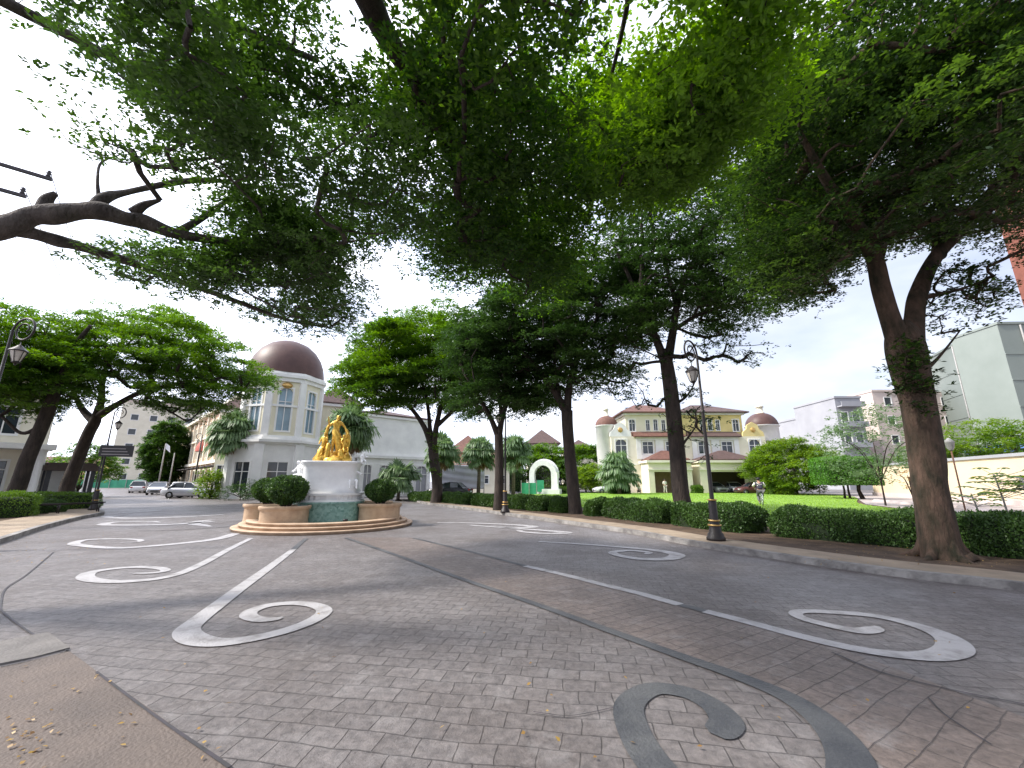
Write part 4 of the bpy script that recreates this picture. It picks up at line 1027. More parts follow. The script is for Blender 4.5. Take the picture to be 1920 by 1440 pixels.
# overhead tree A: trunk outside the frame on the left
bA = Vector((-9.9, 4.6, .02))
tA = [[(*bA[:2], -.05, .62), (-9.9, 4.6, .4, .45), (-9.8, 4.8, 2.5, .38), (-9.4, 5.3, 4.3, .3), (-8.9, 5.8, 5.3, .25)] + pl([(10, 425, 0, .18), (60, 405, .1, .15), (100, 402, .2, .17), (150, 396, .4, .14), (190, 396, .5, .16), (235, 410, .7, .125), (270, 416, .9, .14), (330, 438, 1.2, .10), (420, 452, 1.7, .075), (520, 458, 2.3, .05), (600, 450, 2.8, .03)], 6.0),
      pl([(10, 425, 0, .14), (70, 440, .3, .10), (110, 452, .5, .11), (150, 462, .8, .085), (240, 490, 1.5, .08), (330, 525, 2.4, .06), (430, 560, 3.4, .06), (540, 600, 4.4, .04), (620, 615, 5, .02)], 6.0),
      pl([(170, 400, .5, .11), (195, 372, .6, .1), (240, 360, .9, .055), (330, 342, 1.4, .065), (400, 338, 1.8, .05), (470, 350, 2.4, .03)], 6.0),
      pl([(330, 438, 1.2, .08), (380, 408, 1.4, .06), (420, 380, 1.7, .045), (500, 330, 2.2, .03)], 6.0),
      pl([(185, 372, .6, .035), (183, 335, .6, .025), (190, 305, .7, .02), (225, 290, .8, .012)], 6.0),
      pl([(250, 400, .8, .1), (270, 385, .8, .07), (300, 375, .9, .03)], 6.0),
      pl([(80, 400, .2, .12), (88, 375, .2, .09), (105, 362, .2, .04)], 6.0),
      [(-9.6, 5.0, 3.6, .28), (-9.4, 4.2, 6.2, .2), (-8.0, 4.0, 8.4, .14), (-6.0, 4.8, 9.0, .09), (-3.5, 6.0, 9.0, .05)],
      [(-9.4, 4.2, 6.2, .16), (-7.6, 3.2, 8.4, .1), (-4.6, 3.2, 8.9, .07), (-2.6, 3.8, 8.9, .04)],
      [(-8.0, 4.0, 8.4, .1), (-6.6, 6.4, 8.9, .06), (-5.2, 8.2, 8.9, .03)]]
polyA = [(-60, -300), (700, -300), (610, 20), (610, 120), (690, 170), (800, 250), (830, 400), (760, 455), (690, 440), (640, 470), (600, 410), (640, 500), (660, 580), (600, 600), (500, 560), (380, 525), (270, 505), (240, 470), (300, 465), (420, 470), (470, 440), (450, 390), (420, 330), (380, 290), (330, 235), (280, 185), (210, 135), (140, 80), (60, 20)]
sA = crown_pts(610, [(-5.0, 6.5, 7.6, 5.4, 4.6, 1.6), (-4.5, 8.8, 6.6, 4.2, 3.4, 1.6)], polyA, tier=.7, rr=(.45, .85), keep=.3, clump=.1)
sA1 = crown_pts(24, [(-6.4, 6.8, 7.4, 2.6, 2.2, 1.2)], [(60, 90), (130, 150), (240, 250), (370, 300), (380, 340), (250, 320), (190, 330), (100, 260), (60, 190)], rr=(.22, .42))
sA2 = crown_pts(110, [(-4.6, 9.3, 5.9, 3.4, 2.6, 1.0)], [(250, 470), (420, 480), (560, 530), (670, 570), (670, 610), (590, 625), (470, 580), (360, 550), (240, 530)], rr=(.35, .6))
sA3 = crown_pts(12, [(-6.6, 7.2, 5.6, 1.8, 1.2, .6)], [(110, 470), (240, 490), (330, 520), (300, 540), (160, 500)], rr=(.18, .3))
tree('shade_tree', 'overhanging tree whose long dark limbs reach in from the left picture edge', 'tree', bA, tA, np.concatenate([sA, sA1, sA2, sA3]), 210, .092, .042, M_LEAF, M_BARKG, 'trees arching over the plaza', droop=.25, sides=12, r0=.009)

# overhead tree B: trunk behind the camera, limb reaching over
bB = Vector((-3.4, -4.6, .02))
tB = [[(*bB[:2], -.05, .6), (-3.4, -4.6, .4, .44), (-3.3, -4.4, 3.0, .36), (-3.0, -3.2, 5.0, .3), (-2.6, -1.0, 6.4, .25), (-2.2, 1.6, 7.0, .22)] + pl([(672, -40, 0, .165), (720, 60, .7, .15), (775, 145, 1.3, .13), (820, 215, 1.9, .12)], 3.6),
      pl([(820, 215, 0, .11), (838, 280, .7, .07), (862, 350, 1.5, .05), (885, 420, 2.4, .035), (930, 500, 3.4, .02)], 5.5),
      pl([(820, 215, 0, .11), (900, 215, .3, .08), (1000, 225, .6, .065), (1110, 245, 1.0, .05), (1240, 270, 1.4, .03)], 5.5),
      pl([(815, 210, 0, .07), (800, 270, .6, .05), (760, 330, 1.2, .03)], 5.5),
      [(-2.6, -1.0, 6.4, .14), (-.6, .8, 7.9, .1), (1.0, 2.2, 8.5, .08), (2.6, 4.2, 8.4, .05)],
      [(1.0, 2.2, 8.5, .05), (1.6, 4.2, 8.2, .04), (1.5, 6.2, 7.6, .02)]]
polyB = [(690, -300), (1500, -300), (1470, 30), (1430, 80), (1380, 110), (1395, 180), (1400, 225), (1310, 265), (1290, 330), (1220, 360), (1130, 350), (1110, 410), (1070, 500), (1010, 560), (960, 560), (900, 520), (830, 520), (790, 450), (850, 380), (820, 260), (720, 170), (700, 110), (760, 90), (880, 80), (780, -20)]
sB = crown_pts(760, [(1.0, 5.6, 7.5, 5.2, 4.6, 1.25), (-.2, 8.2, 6.5, 3.0, 3.0, 1.1)], polyB, tier=.7, rr=(.45, .85), keep=.25, clump=-.15)
sB2 = crown_pts(220, [(3.3, 6.0, 7.1, 2.2, 2.6, .9)], polyB, tier=.6, rr=(.4, .75))
tree('shade_tree', 'overhanging tree whose single diagonal limb drops in from the top of the picture', 'tree', bB, tB, np.concatenate([sB, sB2]), 215, .09, .042, M_LEAFO, M_BARK, 'trees arching over the plaza', droop=.25, sides=12, r0=.01, tints=[RNG.uniform(.6, 1.0) if s_[0] > 1.0 + .25 * (s_[1] - 5) else RNG.uniform(0, .45) for s_ in np.concatenate([sB, sB2])])  # right-hand sprays tinted lime: sunlight on that side put into leaf colour

# ------------------------------------------------------------------ background trees and plants
def bushy(name, label, loc, h, rx, rz, n, per, Ln, leafm, group=None, trunk_h=None, seed=1, cat='tree', tier=0, droop=.3, ry=None, tr=.7):
    per *= 1.7; Ln *= .85; n = int(n * 1.25)
    rg = np.random.default_rng(seed); loc = Vector(loc); th = trunk_h if trunk_h is not None else h - 2 * rz
    ry = ry or rx
    lim = [[(loc.x, loc.y, loc.z - .05, tr * (.05 * h * .5 + .05)), (loc.x, loc.y, loc.z + th * .6 + .1, tr * (.04 * h * .5 + .03)), (loc.x, loc.y, loc.z + h - rz, tr * (.03 * h * .4 + .02))]]
    for k in range(5):
        a = 2 * PI * k / 5 + rg.uniform(0, 1)
        lim.append([(loc.x, loc.y, loc.z + max(th, .2), tr * (.03 * h * .4 + .02)), (loc.x + rx * .35 * math.cos(a), loc.y + ry * .35 * math.sin(a), loc.z + h - rz * 1.2, .03), (loc.x + rx * .7 * math.cos(a), loc.y + ry * .7 * math.sin(a), loc.z + h - rz * .9, .015)])
    q = rg.normal(0, 1, (n, 3)); q /= np.linalg.norm(q, axis=1, keepdims=True)
    rad = rg.uniform(.35, 1, n) ** .4
    lob = 1 + .13 * np.sin(q[:, 0] * 4 + seed) + .1 * np.sin(q[:, 1] * 5 + q[:, 2] * 4)
    p = q * (rad * lob)[:, None] * np.array([rx, ry, rz]) + np.array([loc.x, loc.y, loc.z + h - rz])
    s = np.concatenate([p, rg.uniform(.22, .4, (n, 1)) * min(rx, rz) ** .6 * 1.1], 1)
    return tree(name, label, cat, loc, lim, s, per, Ln, Ln * .5, leafm, M_BARK, group, flat=.3, droop=droop, twig=False, sides=7)
BG = 'trees behind the lawn'
bushy('round_tree', 'broad yellow-green domed tree in front of the yellow house', at_px(1492, 49), 6.2, 5.0, 2.9, 620, 60, .28, M_LEAFY, BG, 1.2, 3)
bushy('garden_tree', 'green tree behind the left end of the white arch', at_px(1002, 66), 7.4, 4.6, 3.0, 220, 60, .42, M_LEAFB, BG, 1.5, 5)
bushy('garden_tree', 'dense green tree left of the red-domed house', at_px(1098, 64), 7.2, 4.4, 3.2, 220, 60, .4, M_LEAFB, BG, .9, 6)
bushy('garden_tree', 'yellowish shrub tree beside the fan palm by the left villa', at_px(1112, 58), 4.2, 2.6, 2.0, 130, 60, .3, M_LEAFY, BG, .3, 7)
bushy('garden_tree', 'dark bushy tree between the arch and the ornate villa', at_px(1052, 62), 4.5, 2.8, 2.1, 130, 60, .36, M_LEAF, BG, .3, 8)
bushy('wispy_tree', 'pale wispy young tree left of the thickest trunk, before the grey flats', at_px(1652, 27), 6.4, 2.9, 2.4, 130, 46, .2, M_PALM, BG, 1.6, 9, droop=.1, tr=.3)
bushy('garden_tree', 'bright leafy tree growing behind the yellow boundary wall', at_px(1850, 36), 7.2, 3.0, 2.6, 120, 60, .26, M_LEAFY, BG, 1.5, 10)
bushy('garden_tree', 'green shrub tree over the wall just right of the thickest trunk', at_px(1775, 40), 5.6, 3.4, 1.8, 120, 60, .28, M_LEAFB, BG, 1.5, 11)
bushy('garden_tree', 'leafy tree at the right picture edge over the yellow wall', at_px(1920, 34), 6.6, 2.4, 2.3, 90, 60, .26, M_LEAFB, BG, 1.5, 12)
bushy('street_tree', 'tall dark conical tree between the parked cars and the peach shophouses', at_px(300, 72), 12.0, 3.0, 5.6, 330, 70, .5, M_LEAF, None, .5, 13)
bushy('street_tree', 'small rounded tree behind the dark gate kiosk', at_px(150, 44), 5.5, 3.0, 2.4, 110, 50, .34, M_LEAFB, None, .6, 14)
bushy('shrub', 'bright broad-leaved shrub beside the nearest silver car', at_px(398, 40), 2.7, 1.2, 1.3, 70, 50, .34, M_LEAFY, 'shrubs before the domed building', .2, 15, 'shrub')
bushy('shrub', 'low dark shrub right of the cherub plinth', at_px(455, 37), 1.1, 1.6, .5, 60, 50, .2, M_LEAFD, 'shrubs before the domed building', .1, 16, 'shrub')
bushy('shrub', 'low shrub under the ground floor window of the domed building', at_px(470, 39.5), 1.9, 1.4, .8, 60, 50, .22, M_LEAF, 'shrubs before the domed building', .1, 17, 'shrub')
bushy('distant_tree', 'hazy distant tree at the end of the left street', at_px(222, 130), 11, 6, 4.5, 90, 40, 1.0, M_LEAFD, None, 1, 18)
bushy('autumn_shrub', 'orange-leaved sapling against the yellow wall', at_px(1706, 30), 3.0, .7, 1.1, 34, 40, .16, M_LITTER, None, .5, 19, 'shrub')

# clipped topiary
def clipped(loc, hx, hy, hz, rz, label, name='topiary_hedge', m=M_HEDGEL, n=4000, Ln=.14, group='clipped hedges round the lawn'):
    return hedge_surface(loc, hx, hy, hz, rz, n, Ln, Ln * .6, m, name, label, 'hedge', group, rad=min(.25, hz * .3))
for (px0, px1, py, h, lb, m_) in ((1300, 1316, 925, .9, 'small clipped hedge box left of the tall lamp post before the garages', M_HEDGEL), (1443, 1488, 927, 1.15, 'clipped hedge box right of the cyclist', M_HEDGEL), (1142, 1180, 926, 1.0, 'clipped hedge box in front of the silver car and fan palm', M_HEDGE),
                                (870, 900, 918, .9, 'clipped hedge box before the grey banner', M_HEDGE), (955, 985, 922, 2.6, 'tall clipped hedge screen left of the white arch', M_HEDGE), (990, 1064, 918, .75, 'upper step of the bright clipped hedge under the arch', M_HEDGEL), (985, 1066, 926, .75, 'lower step of the bright clipped hedge under the arch', M_HEDGEL), (870, 925, 921, .5, 'low light hedge strip below the grey banner', M_HEDGEL)):
    a, b = G(px0, py, .12), G(px1, py, .12); c = (a + b) / 2
    clipped((c.x, c.y, .12), max((b.x - a.x) / 2, .4), .6, h, 0, lb, m=m_)
# square topiary crown on stems
tp = at_px(1586, 37, .11)
E = empty('topiary_tree', tp, R(-12), 'square clipped green crown on short dark stems near the right drive', 'tree')
part('trunk', M_BARK, E, lambda m: [m.tube([(x, y, 0), (x * .8, y, .7), (x * .9, y * .8, 1.5)], [.1, .08, .07], 7) for x, y in ((-.3, 0), (.2, .2), (.9, -.1), (1.2, .1))])
h2 = hedge_surface((0, 0, 0), 2.15, 1.5, 2.3, 0, 16000, .11, .065, leaf_mat('topiary_leaf', (.11, .27, .03), (.05, .15, .015), .25), 'crown', None, None, None, rad=.4)
for o in children(h2): o.parent = E; o.location.z = 1.15
bpy.data.objects.remove(h2)

# palms
def palm(loc, H, nf, fl, label, skirt=True, rtr=.17, seed=0, group='fan palms'):
    rg = np.random.default_rng(seed + 50); loc = Vector(loc)
    E = empty('fan_palm', loc, 0, label, 'palm', group)
    part('trunk', M_PALMT, E, lambda m: m.tube([(0, 0, -.05), (.05, 0, H * .5), (0, .03, H)], [rtr * 1.25, rtr, rtr * .85], 9))
    def fronds(name, n, pitch, m, ln, tl):
        Pp, Dd, Nn, Tt, Ls = [], [], [], [], []
        st_ = MB()
        for k in range(n):
            a = rg.uniform(0, 2 * PI); el = rg.uniform(*pitch); l = ln * rg.uniform(.8, 1.1)
            h = np.array([math.cos(a), math.sin(a), 0]); d = h * math.cos(el) + np.array([0, 0, math.sin(el)])
            st = np.array([0, 0, H]); tip = st + d * l * rg.uniform(.3, .5) - np.array([0, 0, .06 * l])
            st_.tube([tuple(st), tuple((st + tip) / 2 + np.array([0, 0, .03])), tuple(tip)], [.025, .02, .012], 4, cap=False)
            side = np.cross(d, [0, 0, 1.0]); side /= max(np.linalg.norm(side), 1e-5); up = np.cross(side, d)
            for q in range(17):
                th = (q - 8) / 8 * 1.9
                dd = d * math.cos(th) + side * math.sin(th) + up * .12 * abs(math.sin(th)) - np.array([0, 0, tl * (.35 + .3 * rg.uniform())])
                Pp.append(tip); Dd.append(dd); Nn.append(up + rg.normal(0, .25, 3)); l1 = l * .42 * (1 - .25 * abs(q - 8) / 8); Ls.append(l1); tt = np.clip(rg.normal(.5, .25), 0, 1); Tt.append(tt)
                dn = dd / np.linalg.norm(dd); Pp.append(tip + dn * l1 * .62); Dd.append(dn * .45 + np.array([0, 0, -1.0]) * rg.uniform(.5, 1.1)); Nn.append(dn + rg.normal(0, .2, 3)); Ls.append(l1 * .95); Tt.append(tt)
        o = leaf_mesh(name, np.array(Pp), np.array(Dd), np.array(Nn), np.array(Ls), np.array(Ls) * .2, m, E, np.array(Tt))
        st_.build('leaf_stalks', MATS['palm_trunk'], o, fix=False)
        return o
    fronds('crown', nf, (R(-45), R(85)), M_PALM, fl, .5)
    if skirt: fronds('dead_fronds', nf // 2, (R(-85), R(-45)), M_PALMD, fl * .75, .4)
    return E
palm(at_px(428, 40.5), 6.3, 90, 2.9, 'fan palm with a brown skirt in front of the domed building', seed=1)
palm(at_px(648, 37), 6.2, 90, 2.8, 'fan palm rising behind the gilded statue', seed=2)
palm(at_px(748, 36), 2.1, 40, 2.1, 'short young fan palm before the white hall', False, .12, 3)
palm(at_px(825, 42), 4.6, 50, 2.4, 'fan palm hidden behind the ivy-clad tree trunk', seed=4)
palm(at_px(897, 44), 4.6, 60, 2.3, 'fan palm above the grey banner', seed=5)
palm(at_px(962, 44), 4.7, 60, 2.4, 'fan palm right of the slim lamp post with a pale thin trunk', seed=6)
palm(at_px(1160, 50), 3.0, 60, 2.9, 'grey-green fan palm in front of the left villa bay', False, .2, 7)
# papaya-like plants at the right edge
def papaya(loc, h, n, label, seed):
    rg = np.random.default_rng(seed); E = empty('papaya_plant', loc, 0, label, 'plant', 'broad-leaved plants by the yellow wall')
    part('stem', M_POLE, E, lambda m: m.tube([(0, 0, 0), (-.06, 0, h * .5), (-.16, 0, h)], [.035, .028, .02], 6))
    Pp, Dd, Nn, Ls, Tt = [], [], [], [], []
    st_ = MB()
    for k in range(n):
        a = rg.uniform(0, 2 * PI); z = h * rg.uniform(.55, 1.02); l = rg.uniform(.5, 1.0)
        tip = np.array([-.12 + l * math.cos(a), l * math.sin(a), z + rg.uniform(0, .25)])
        st_.tube([(-.1, 0, z - .1), tuple(tip)], [.012, .007], 4, cap=False)
        for q in range(8):
            th = q / 8 * 2 * PI; r_ = rg.uniform(.2, .34)
            Pp.append(tip); Dd.append([math.cos(th), math.sin(th), -.3]); Nn.append([rg.normal(0, .2), rg.normal(0, .2), 1]); Ls.append(r_); Tt.append(rg.uniform(.3, 1))
    o = leaf_mesh('crown', np.array(Pp), np.array(Dd), np.array(Nn), np.array(Ls), np.array(Ls) * .42, M_LEAFY, E, np.array(Tt))
    st_.build('leaf_stalks', M_POLE, o, fix=False)
papaya(at_px(1875, 15.6, .11), 1.75, 26, 'tall papaya-like plant with spread leaves before the yellow wall', 1)
papaya(at_px(1925, 14.6, .11), 1.7, 22, 'papaya-like plant at the right picture edge', 2)
papaya(at_px(1822, 17.5, .11), 1.0, 16, 'low leafy plant right of the thickest trunk', 3)
# ------------------------------------------------------------------ domed building
def face_rot(loc, to=(0, 0)):
    """rotation that turns local -Y towards a ground point"""
    d = Vector((to[0] - loc[0], to[1] - loc[1])); return math.atan2(d.y, d.x) + PI / 2
dl = P(512, 905, 43.5); dl.z = 0
D = empty('domed_building', dl, face_rot(dl) + R(3), 'white and cream building with an octagonal rotunda under a brown dome', 'building')
def octo(r, n=8): return [(r * math.cos(2 * PI * k / n + PI / 8), r * math.sin(2 * PI * k / n + PI / 8)) for k in range(n)]
r1, r2 = 4.35, 3.75                     # circumradius of lower and upper storeys
def oct_walls(r, z0, z1, ops, m, name='wall', glass=None):
    ap = r * math.cos(PI / 8); hw = r * math.sin(PI / 8)
    for k in range(8):
        a = PI * k / 4
        Mx = Matrix.Rotation(a, 4, 'Z') @ Matrix.Translation((0, -ap, 0))
        facade(D, -hw + .001, hw - .001, z0, z1, ops if k in (0, 1, 7, 2, 6) else [], m, 0, .35, name, M=Mx, glass=glass)
oct_walls(r1, 0, 5.0, [(0, .5, 1.75, 2.9, 'rect')], M_WHITE)
oct_walls(r2, 5.9, 11.3, [(0, 6.35, 1.25, 4.3, 'arch')], M_PALEY, glass=M_GLASSB)
part('core', M_DARKW, D, lambda m: (m.prism(octo(r1 * .86), .1, 5.1), m.prism(octo(r2 * .86), 5.85, 11.5)))
part('cornice', M_WHITE, D, lambda m: [m.prism(octo(r), a, b) for r, a, b in ((4.5, 5.0, 5.2), (4.75, 5.2, 5.45), (4.3, 5.45, 5.7), (4.05, 5.7, 5.9), (3.95, 11.3, 11.7), (4.15, 11.7, 12.0), (3.95, 12.0, 12.25))])
part('string_course', M_WHITE, D, lambda m: [m.prism(octo(r2 + .1), 8.75, 8.95)] and None)
def pil(m):
    for k in range(8):
        a = 2 * PI * k / 8 + PI / 8
        for r, z0, z1, s in ((r2, 5.9, 11.3, .3), (r1, 0, 5.0, .42)):
            m.box(-s, s, -.16, .16, z0, z1, Matrix.Translation((r * math.cos(a), r * math.sin(a), 0)) @ Matrix.Rotation(a + PI / 2, 4, 'Z'))
parts('pilaster', M_WHITE, D, [(k, *q) for k in range(8) for q in ((r2, 5.9, 11.3, .3), (r1, 0, 5.0, .42))], lambda m, k, r, z0, z1, s: m.box(-s, s, -.16, .16, z0, z1, Matrix.Translation((r * math.cos(k * PI / 4 + PI / 8), r * math.sin(k * PI / 4 + PI / 8), 0)) @ Matrix.Rotation(k * PI / 4 + PI / 8 + PI / 2, 4, 'Z')))
part('dome', M_DOME, D, lambda m: m.lathe([(3.72, 12.25), (3.7, 12.7), (3.56, 13.6), (3.25, 14.45), (2.72, 15.25), (2.0, 15.9), (1.1, 16.32), (0, 16.48)], 40))
part('emblem', M_GOLDT, D, lambda m: [m.lathe([(.0, -.05), (.3, -.05), (.3, .05), (0, .05)], 14) and None, ] and bmesh.ops.transform(m.b, matrix=Matrix.Translation((0, -3.55, 10.9)) @ Matrix.Rotation(PI / 2, 4, 'X') @ Matrix.Diagonal((1.6, 1, 1, 1)), verts=m.b.verts))
# left wing
def wing(x0, x1, y0, y1, z1, ops, m, roofh, roofm=M_ROOF, name='wall'):
    facade(D, x0, x1, 0, z1, ops, m, y0, .3, name)
    part('side_wall', m, D, lambda q: (q.box(x0 + .05, x0 + .3, y0 + .301, y1, 0, z1), q.box(x1 - .3, x1 - .05, y0 + .301, y1, 0, z1), q.box(x0 + .301, x1 - .301, y1 - .3, y1 - .01, 0, z1)))
    part('eaves', M_WHITE, D, lambda q: q.box(x0 - .25, x1 + .25, y0 - .3, y1 + .2, z1, z1 + .3))
    if roofh: hip_roof(D, x0, x1, y0, y1, z1 + .3, roofh, roofm, .35)
wing(-5.3, -3.2, 2.9, 9, 8.6, [(-4.6, .6, .9, 2.6, 'rect'), (-4.6, 5.0, .9, 2.6, 'rect')], M_CREAM, 1.6)
wing(3.3, 8.6, 2.6, 10, 10.2, [(4.9, .6, 1.2, 2.8, 'rect'), (6.9, .6, 1.2, 2.6, 'rect'), (5.2, 5.4, 1.2, 2.4, 'rect'), (7.2, 5.4, 1.0, 1.6, 'rect')], M_PALEY, 2.6)

# white hall to the right of the rotunda
hl = P(668, 905, 44.0); hl.z = 0
hr = P(806, 905, 50.0); hr.z = 0
H = empty('white_hall', hl, math.atan2(hr.y - hl.y, hr.x - hl.x), 'long plain white hall with a low arcade right of the domed building', 'building')
W_ = (hr - hl).length
facade(H, 0, W_, 4.3, 8.5, [], M_WHITE, .5, .3)
facade(H, 0, W_, 0, 4.0, [(1.1, .5, .9, 2.8, 'arch'), (3.1, .3, 1.5, 3.0, 'arch'), (5.4, .3, 1.5, 3.0, 'arch'), (7.6, .3, 1.5, 3.0, 'arch')], M_WHITE, 0, .3, glass=M_LGREY)
part('side_wall', M_WHITE, H, lambda m: (m.box(.0, .3, .801, 9, 0, 8.5), m.box(W_ - .3, W_, .801, 9, 0, 8.5)))
part('cornice', M_WHITE, H, lambda m: m.box(-.2, W_ + .2, .3, 9.1, 8.5, 8.75)); part('string_course', M_WHITE, H, lambda m: m.box(-.15, W_ + .15, -.2, .9, 4.0, 4.3))
hip_roof(H, 0, W_, .5, 9, 8.75, 1.3, M_ROOF, .25)
part('interior', M_DARKW, H, lambda m: m.box(.4, W_ - .4, 1.2, 8.5, .05, 8.3))
# low white wall and glass box in front of it
wl, wr = G(650, 925), G(830, 923)
LW = empty('low_white_wall', (wl.x, wl.y, 0), math.atan2(wr.y - wl.y, wr.x - wl.x), 'low white garden wall in front of the white hall', 'wall')
part('wall', M_WHITE, LW, lambda m: m.box(0, (wr - wl).length * .75, 0, .3, 0, 1.1)); part('coping', M_WHITE, LW, lambda m: m.box(-.05, (wr - wl).length * .75 + .05, -.06, .36, 1.1, 1.2))

# cherub statuette on a plinth left of the fountain
cp_ = G(425, 933); E = empty('cherub_plinth', cp_, R(20), 'white plinth with scrolled cap carrying a small figure, beside the left shrubs', 'plinth')
part('plinth', M_MARBLE, E, lambda m: (m.box(-.72, .72, -.5, .5, 0, .25), m.box(-.6, .6, -.42, .42, .25, .95), m.box(-.7, .7, -.5, .5, .95, 1.08)))
part('cap', M_MARBLE, E, lambda m: m.lathe([(.66, 1.08), (.6, 1.16), (.38, 1.3), (.3, 1.42), (.34, 1.5), (0, 1.52)], 18))
ch = cherub(Vector((cp_.x, cp_.y, 1.72)), R(20), .85, .08, 'white cherub statuette on the plinth beside the left shrubs')
ch['group'] = 'white cherub statuettes'
w0 = G(440, 931); LW2 = empty('low_white_wall', w0, R(8), 'low white wall running right from the cherub plinth', 'wall')
part('wall', M_WHITE, LW2, lambda m: m.box(0, 5.5, 1.6, 1.85, 0, .9)); part('coping', M_WHITE, LW2, lambda m: m.box(-.05, 5.55, 1.55, 1.9, .9, 1.0))

# ------------------------------------------------------------------ peach shophouse row
sa = Vector((-31.0, 47.5, 0)); sb = Vector((-66.5, 84, 0))
SH = empty('shophouse_row', sb, math.atan2((sa - sb).y, (sa - sb).x), 'row of peach shophouses with arched upper windows along the left street', 'building')
LS = (sa - sb).length
ops = []
nb = 12
for k in range(nb):
    xc = (k + .5) * LS / nb
    ops += [(xc, .4, 2.6, 2.8, 'rect')]
    for dx in (-1.2, 0, 1.2): ops += [(xc + dx, 4.9, .75, 2.1, 'arch'), (xc + dx, 8.4, .75, 1.7, 'rect')]
facade(SH, 0, LS, 0, 11.2, ops, M_PEACH, 0, .35, frame_m=M_CREAM, bars=False)
part('cornice', M_CREAM, SH, lambda m: m.box(-.2, LS + .2, -.6, 9, 11.2, 11.6)); parts('string_course', M_CREAM, SH, [(-.5, 3.9, 4.3), (-.35, 7.7, 7.95)], lambda m, y, a, b: m.box(-.2, LS + .2, y, -.001, a, b))
parts('pilaster', M_CREAM, SH, range(nb + 1), lambda m, k: m.box(k * LS / nb - .25, k * LS / nb + .25, -.25, -.003, 0, 11.19))
parts('awning', M_DARKW, SH, range(nb), lambda m, k: m.box(k * LS / nb + .4, (k + 1) * LS / nb - .4, -1.6, -.52, 3.3, 3.42))
for k in range(0, nb, 1):
    if k in (6, 8):
        mm = MB(); xc = (k + .5) * LS / nb; mm.lathe([(1.5, 0), (1.4, .6), (.9, 1.3), (0, 1.6)], 12); bmesh.ops.transform(mm.b, matrix=Matrix.Translation((xc, -.2, 6.0)) @ Matrix.Scale(.5, 4, (0, 1, 0)), verts=mm.b.verts); mm.build('canopy', mat('red_canopy', (.45, .10, .07), .7), SH)
part('side_wall', M_PEACH, SH, lambda m: (m.box(LS - .3, LS, .351, 9, 0, 11.2), m.box(0, .3, .351, 9, 0, 11.2)))
part('interior', M_DARKW, SH, lambda m: m.box(.4, LS - .4, .9, 8.5, .05, 11.1))
hip_roof(SH, 0, LS, 0, 9, 11.6, 2.2, M_ROOF, .2)

# cream apartment tower at the street end
ta = at_px(283, 118); TW = empty('apartment_tower', ta, face_rot(ta), 'tall cream apartment block behind the dark conical tree', 'building')
ops = [(x, z, 1.6, 1.6, 'rect') for x in (-6, -2, 2, 6) for z in (2, 6, 10, 14, 18)]
facade(TW, -9, 9, 0, 23, ops, M_CREAM, 0, .4, bars=False); part('side_wall', M_CREAM, TW, lambda m: (m.box(-9, -8.6, .401, 14, 0, 23), m.box(8.6, 9, .401, 14, 0, 23), m.box(-8.5, 8.5, .6, 1.0, .1, 22.8)))
part('parapet', M_PINKW, TW, lambda m: m.box(-9.2, 9.2, -.2, 14.2, 23, 23.8))

# left cream building behind the leaning trees
la = Vector((-38.6, 29.5, 0)); LB = empty('left_building', la, R(58), 'cream and pale blue building behind the leaning trees at the left edge', 'building')
ops = [(x, z, 1.5, 2.1, 'rect') for x in (-9, -5.5, -2, 1.5) for z in (1.0, 5.0, 9.0)]
facade(LB, -12, 4, 0, 9.2, [o for o in ops if o[1] < 8], M_CREAM, 0, .35); part('side_wall', M_WHITE, LB, lambda m: (m.box(3.7, 4, .351, 10, 0, 9.2), m.box(-12, -11.7, .351, 10, 0, 9.2), m.box(-11.6, 3.6, .7, 1.0, .1, 9.1)))
part('cornice', M_WHITE, LB, lambda m: m.box(-12.3, 4.3, -.6, 10.2, 9.2, 9.7)); parts('string_course', M_WHITE, LB, [(-.5, 3.9, 4.25), (-.3, 8.0, 8.2)], lambda m, y, a, b: m.box(-12.2, 4.2, y, -.001, a, b))
parts('column', M_WHITE, LB, [-11, -7.3, -3.7, 0, 3.6], lambda m, x: m.lathe([(.35, 0), (.3, .3), (.27, 3.7), (.36, 3.9)], 12, (x, -1.4, 0)))
part('porch_roof', M_WHITE, LB, lambda m: m.box(-12, 4.2, -1.9, -.51, 3.9, 4.3))

# dark gate kiosk
ka = at_px(130, 33); KI = empty('gate_kiosk', ka, face_rot(ka) + R(10), 'dark gate kiosk with pale openings behind the leaning trunks', 'kiosk'); KI.scale = (.55, .6, .85)
parts('post', M_CARD, KI, [(x, y) for x in (-2.2, 0, 2.2) for y in (0, 2.2)], lambda m, x, y: m.box(x - .25, x + .25, y - .25, y + .25, 0, 2.8))
part('roof', mat('kiosk_roof', (.07, .05, .04), .7), KI, lambda m: (m.box(-2.8, 2.8, -.6, 2.8, 2.8, 3.25), m.box(-2.4, 2.4, -.3, 2.5, 3.25, 3.5)))
part('counter', M_LGREY, KI, lambda m: m.box(-1.9, 1.9, .4, 1.9, 0, .9))
part('screen', M_WHITE, KI, lambda m: m.box(-1.9, -.3, 1.0, 1.1, .9, 2.79))
part('column', M_WHITE, KI, lambda m: m.lathe([(.28, 0), (.24, .2), (.22, 3.4), (.3, 3.6)], 12, (-3.3, -1.0, 0)))

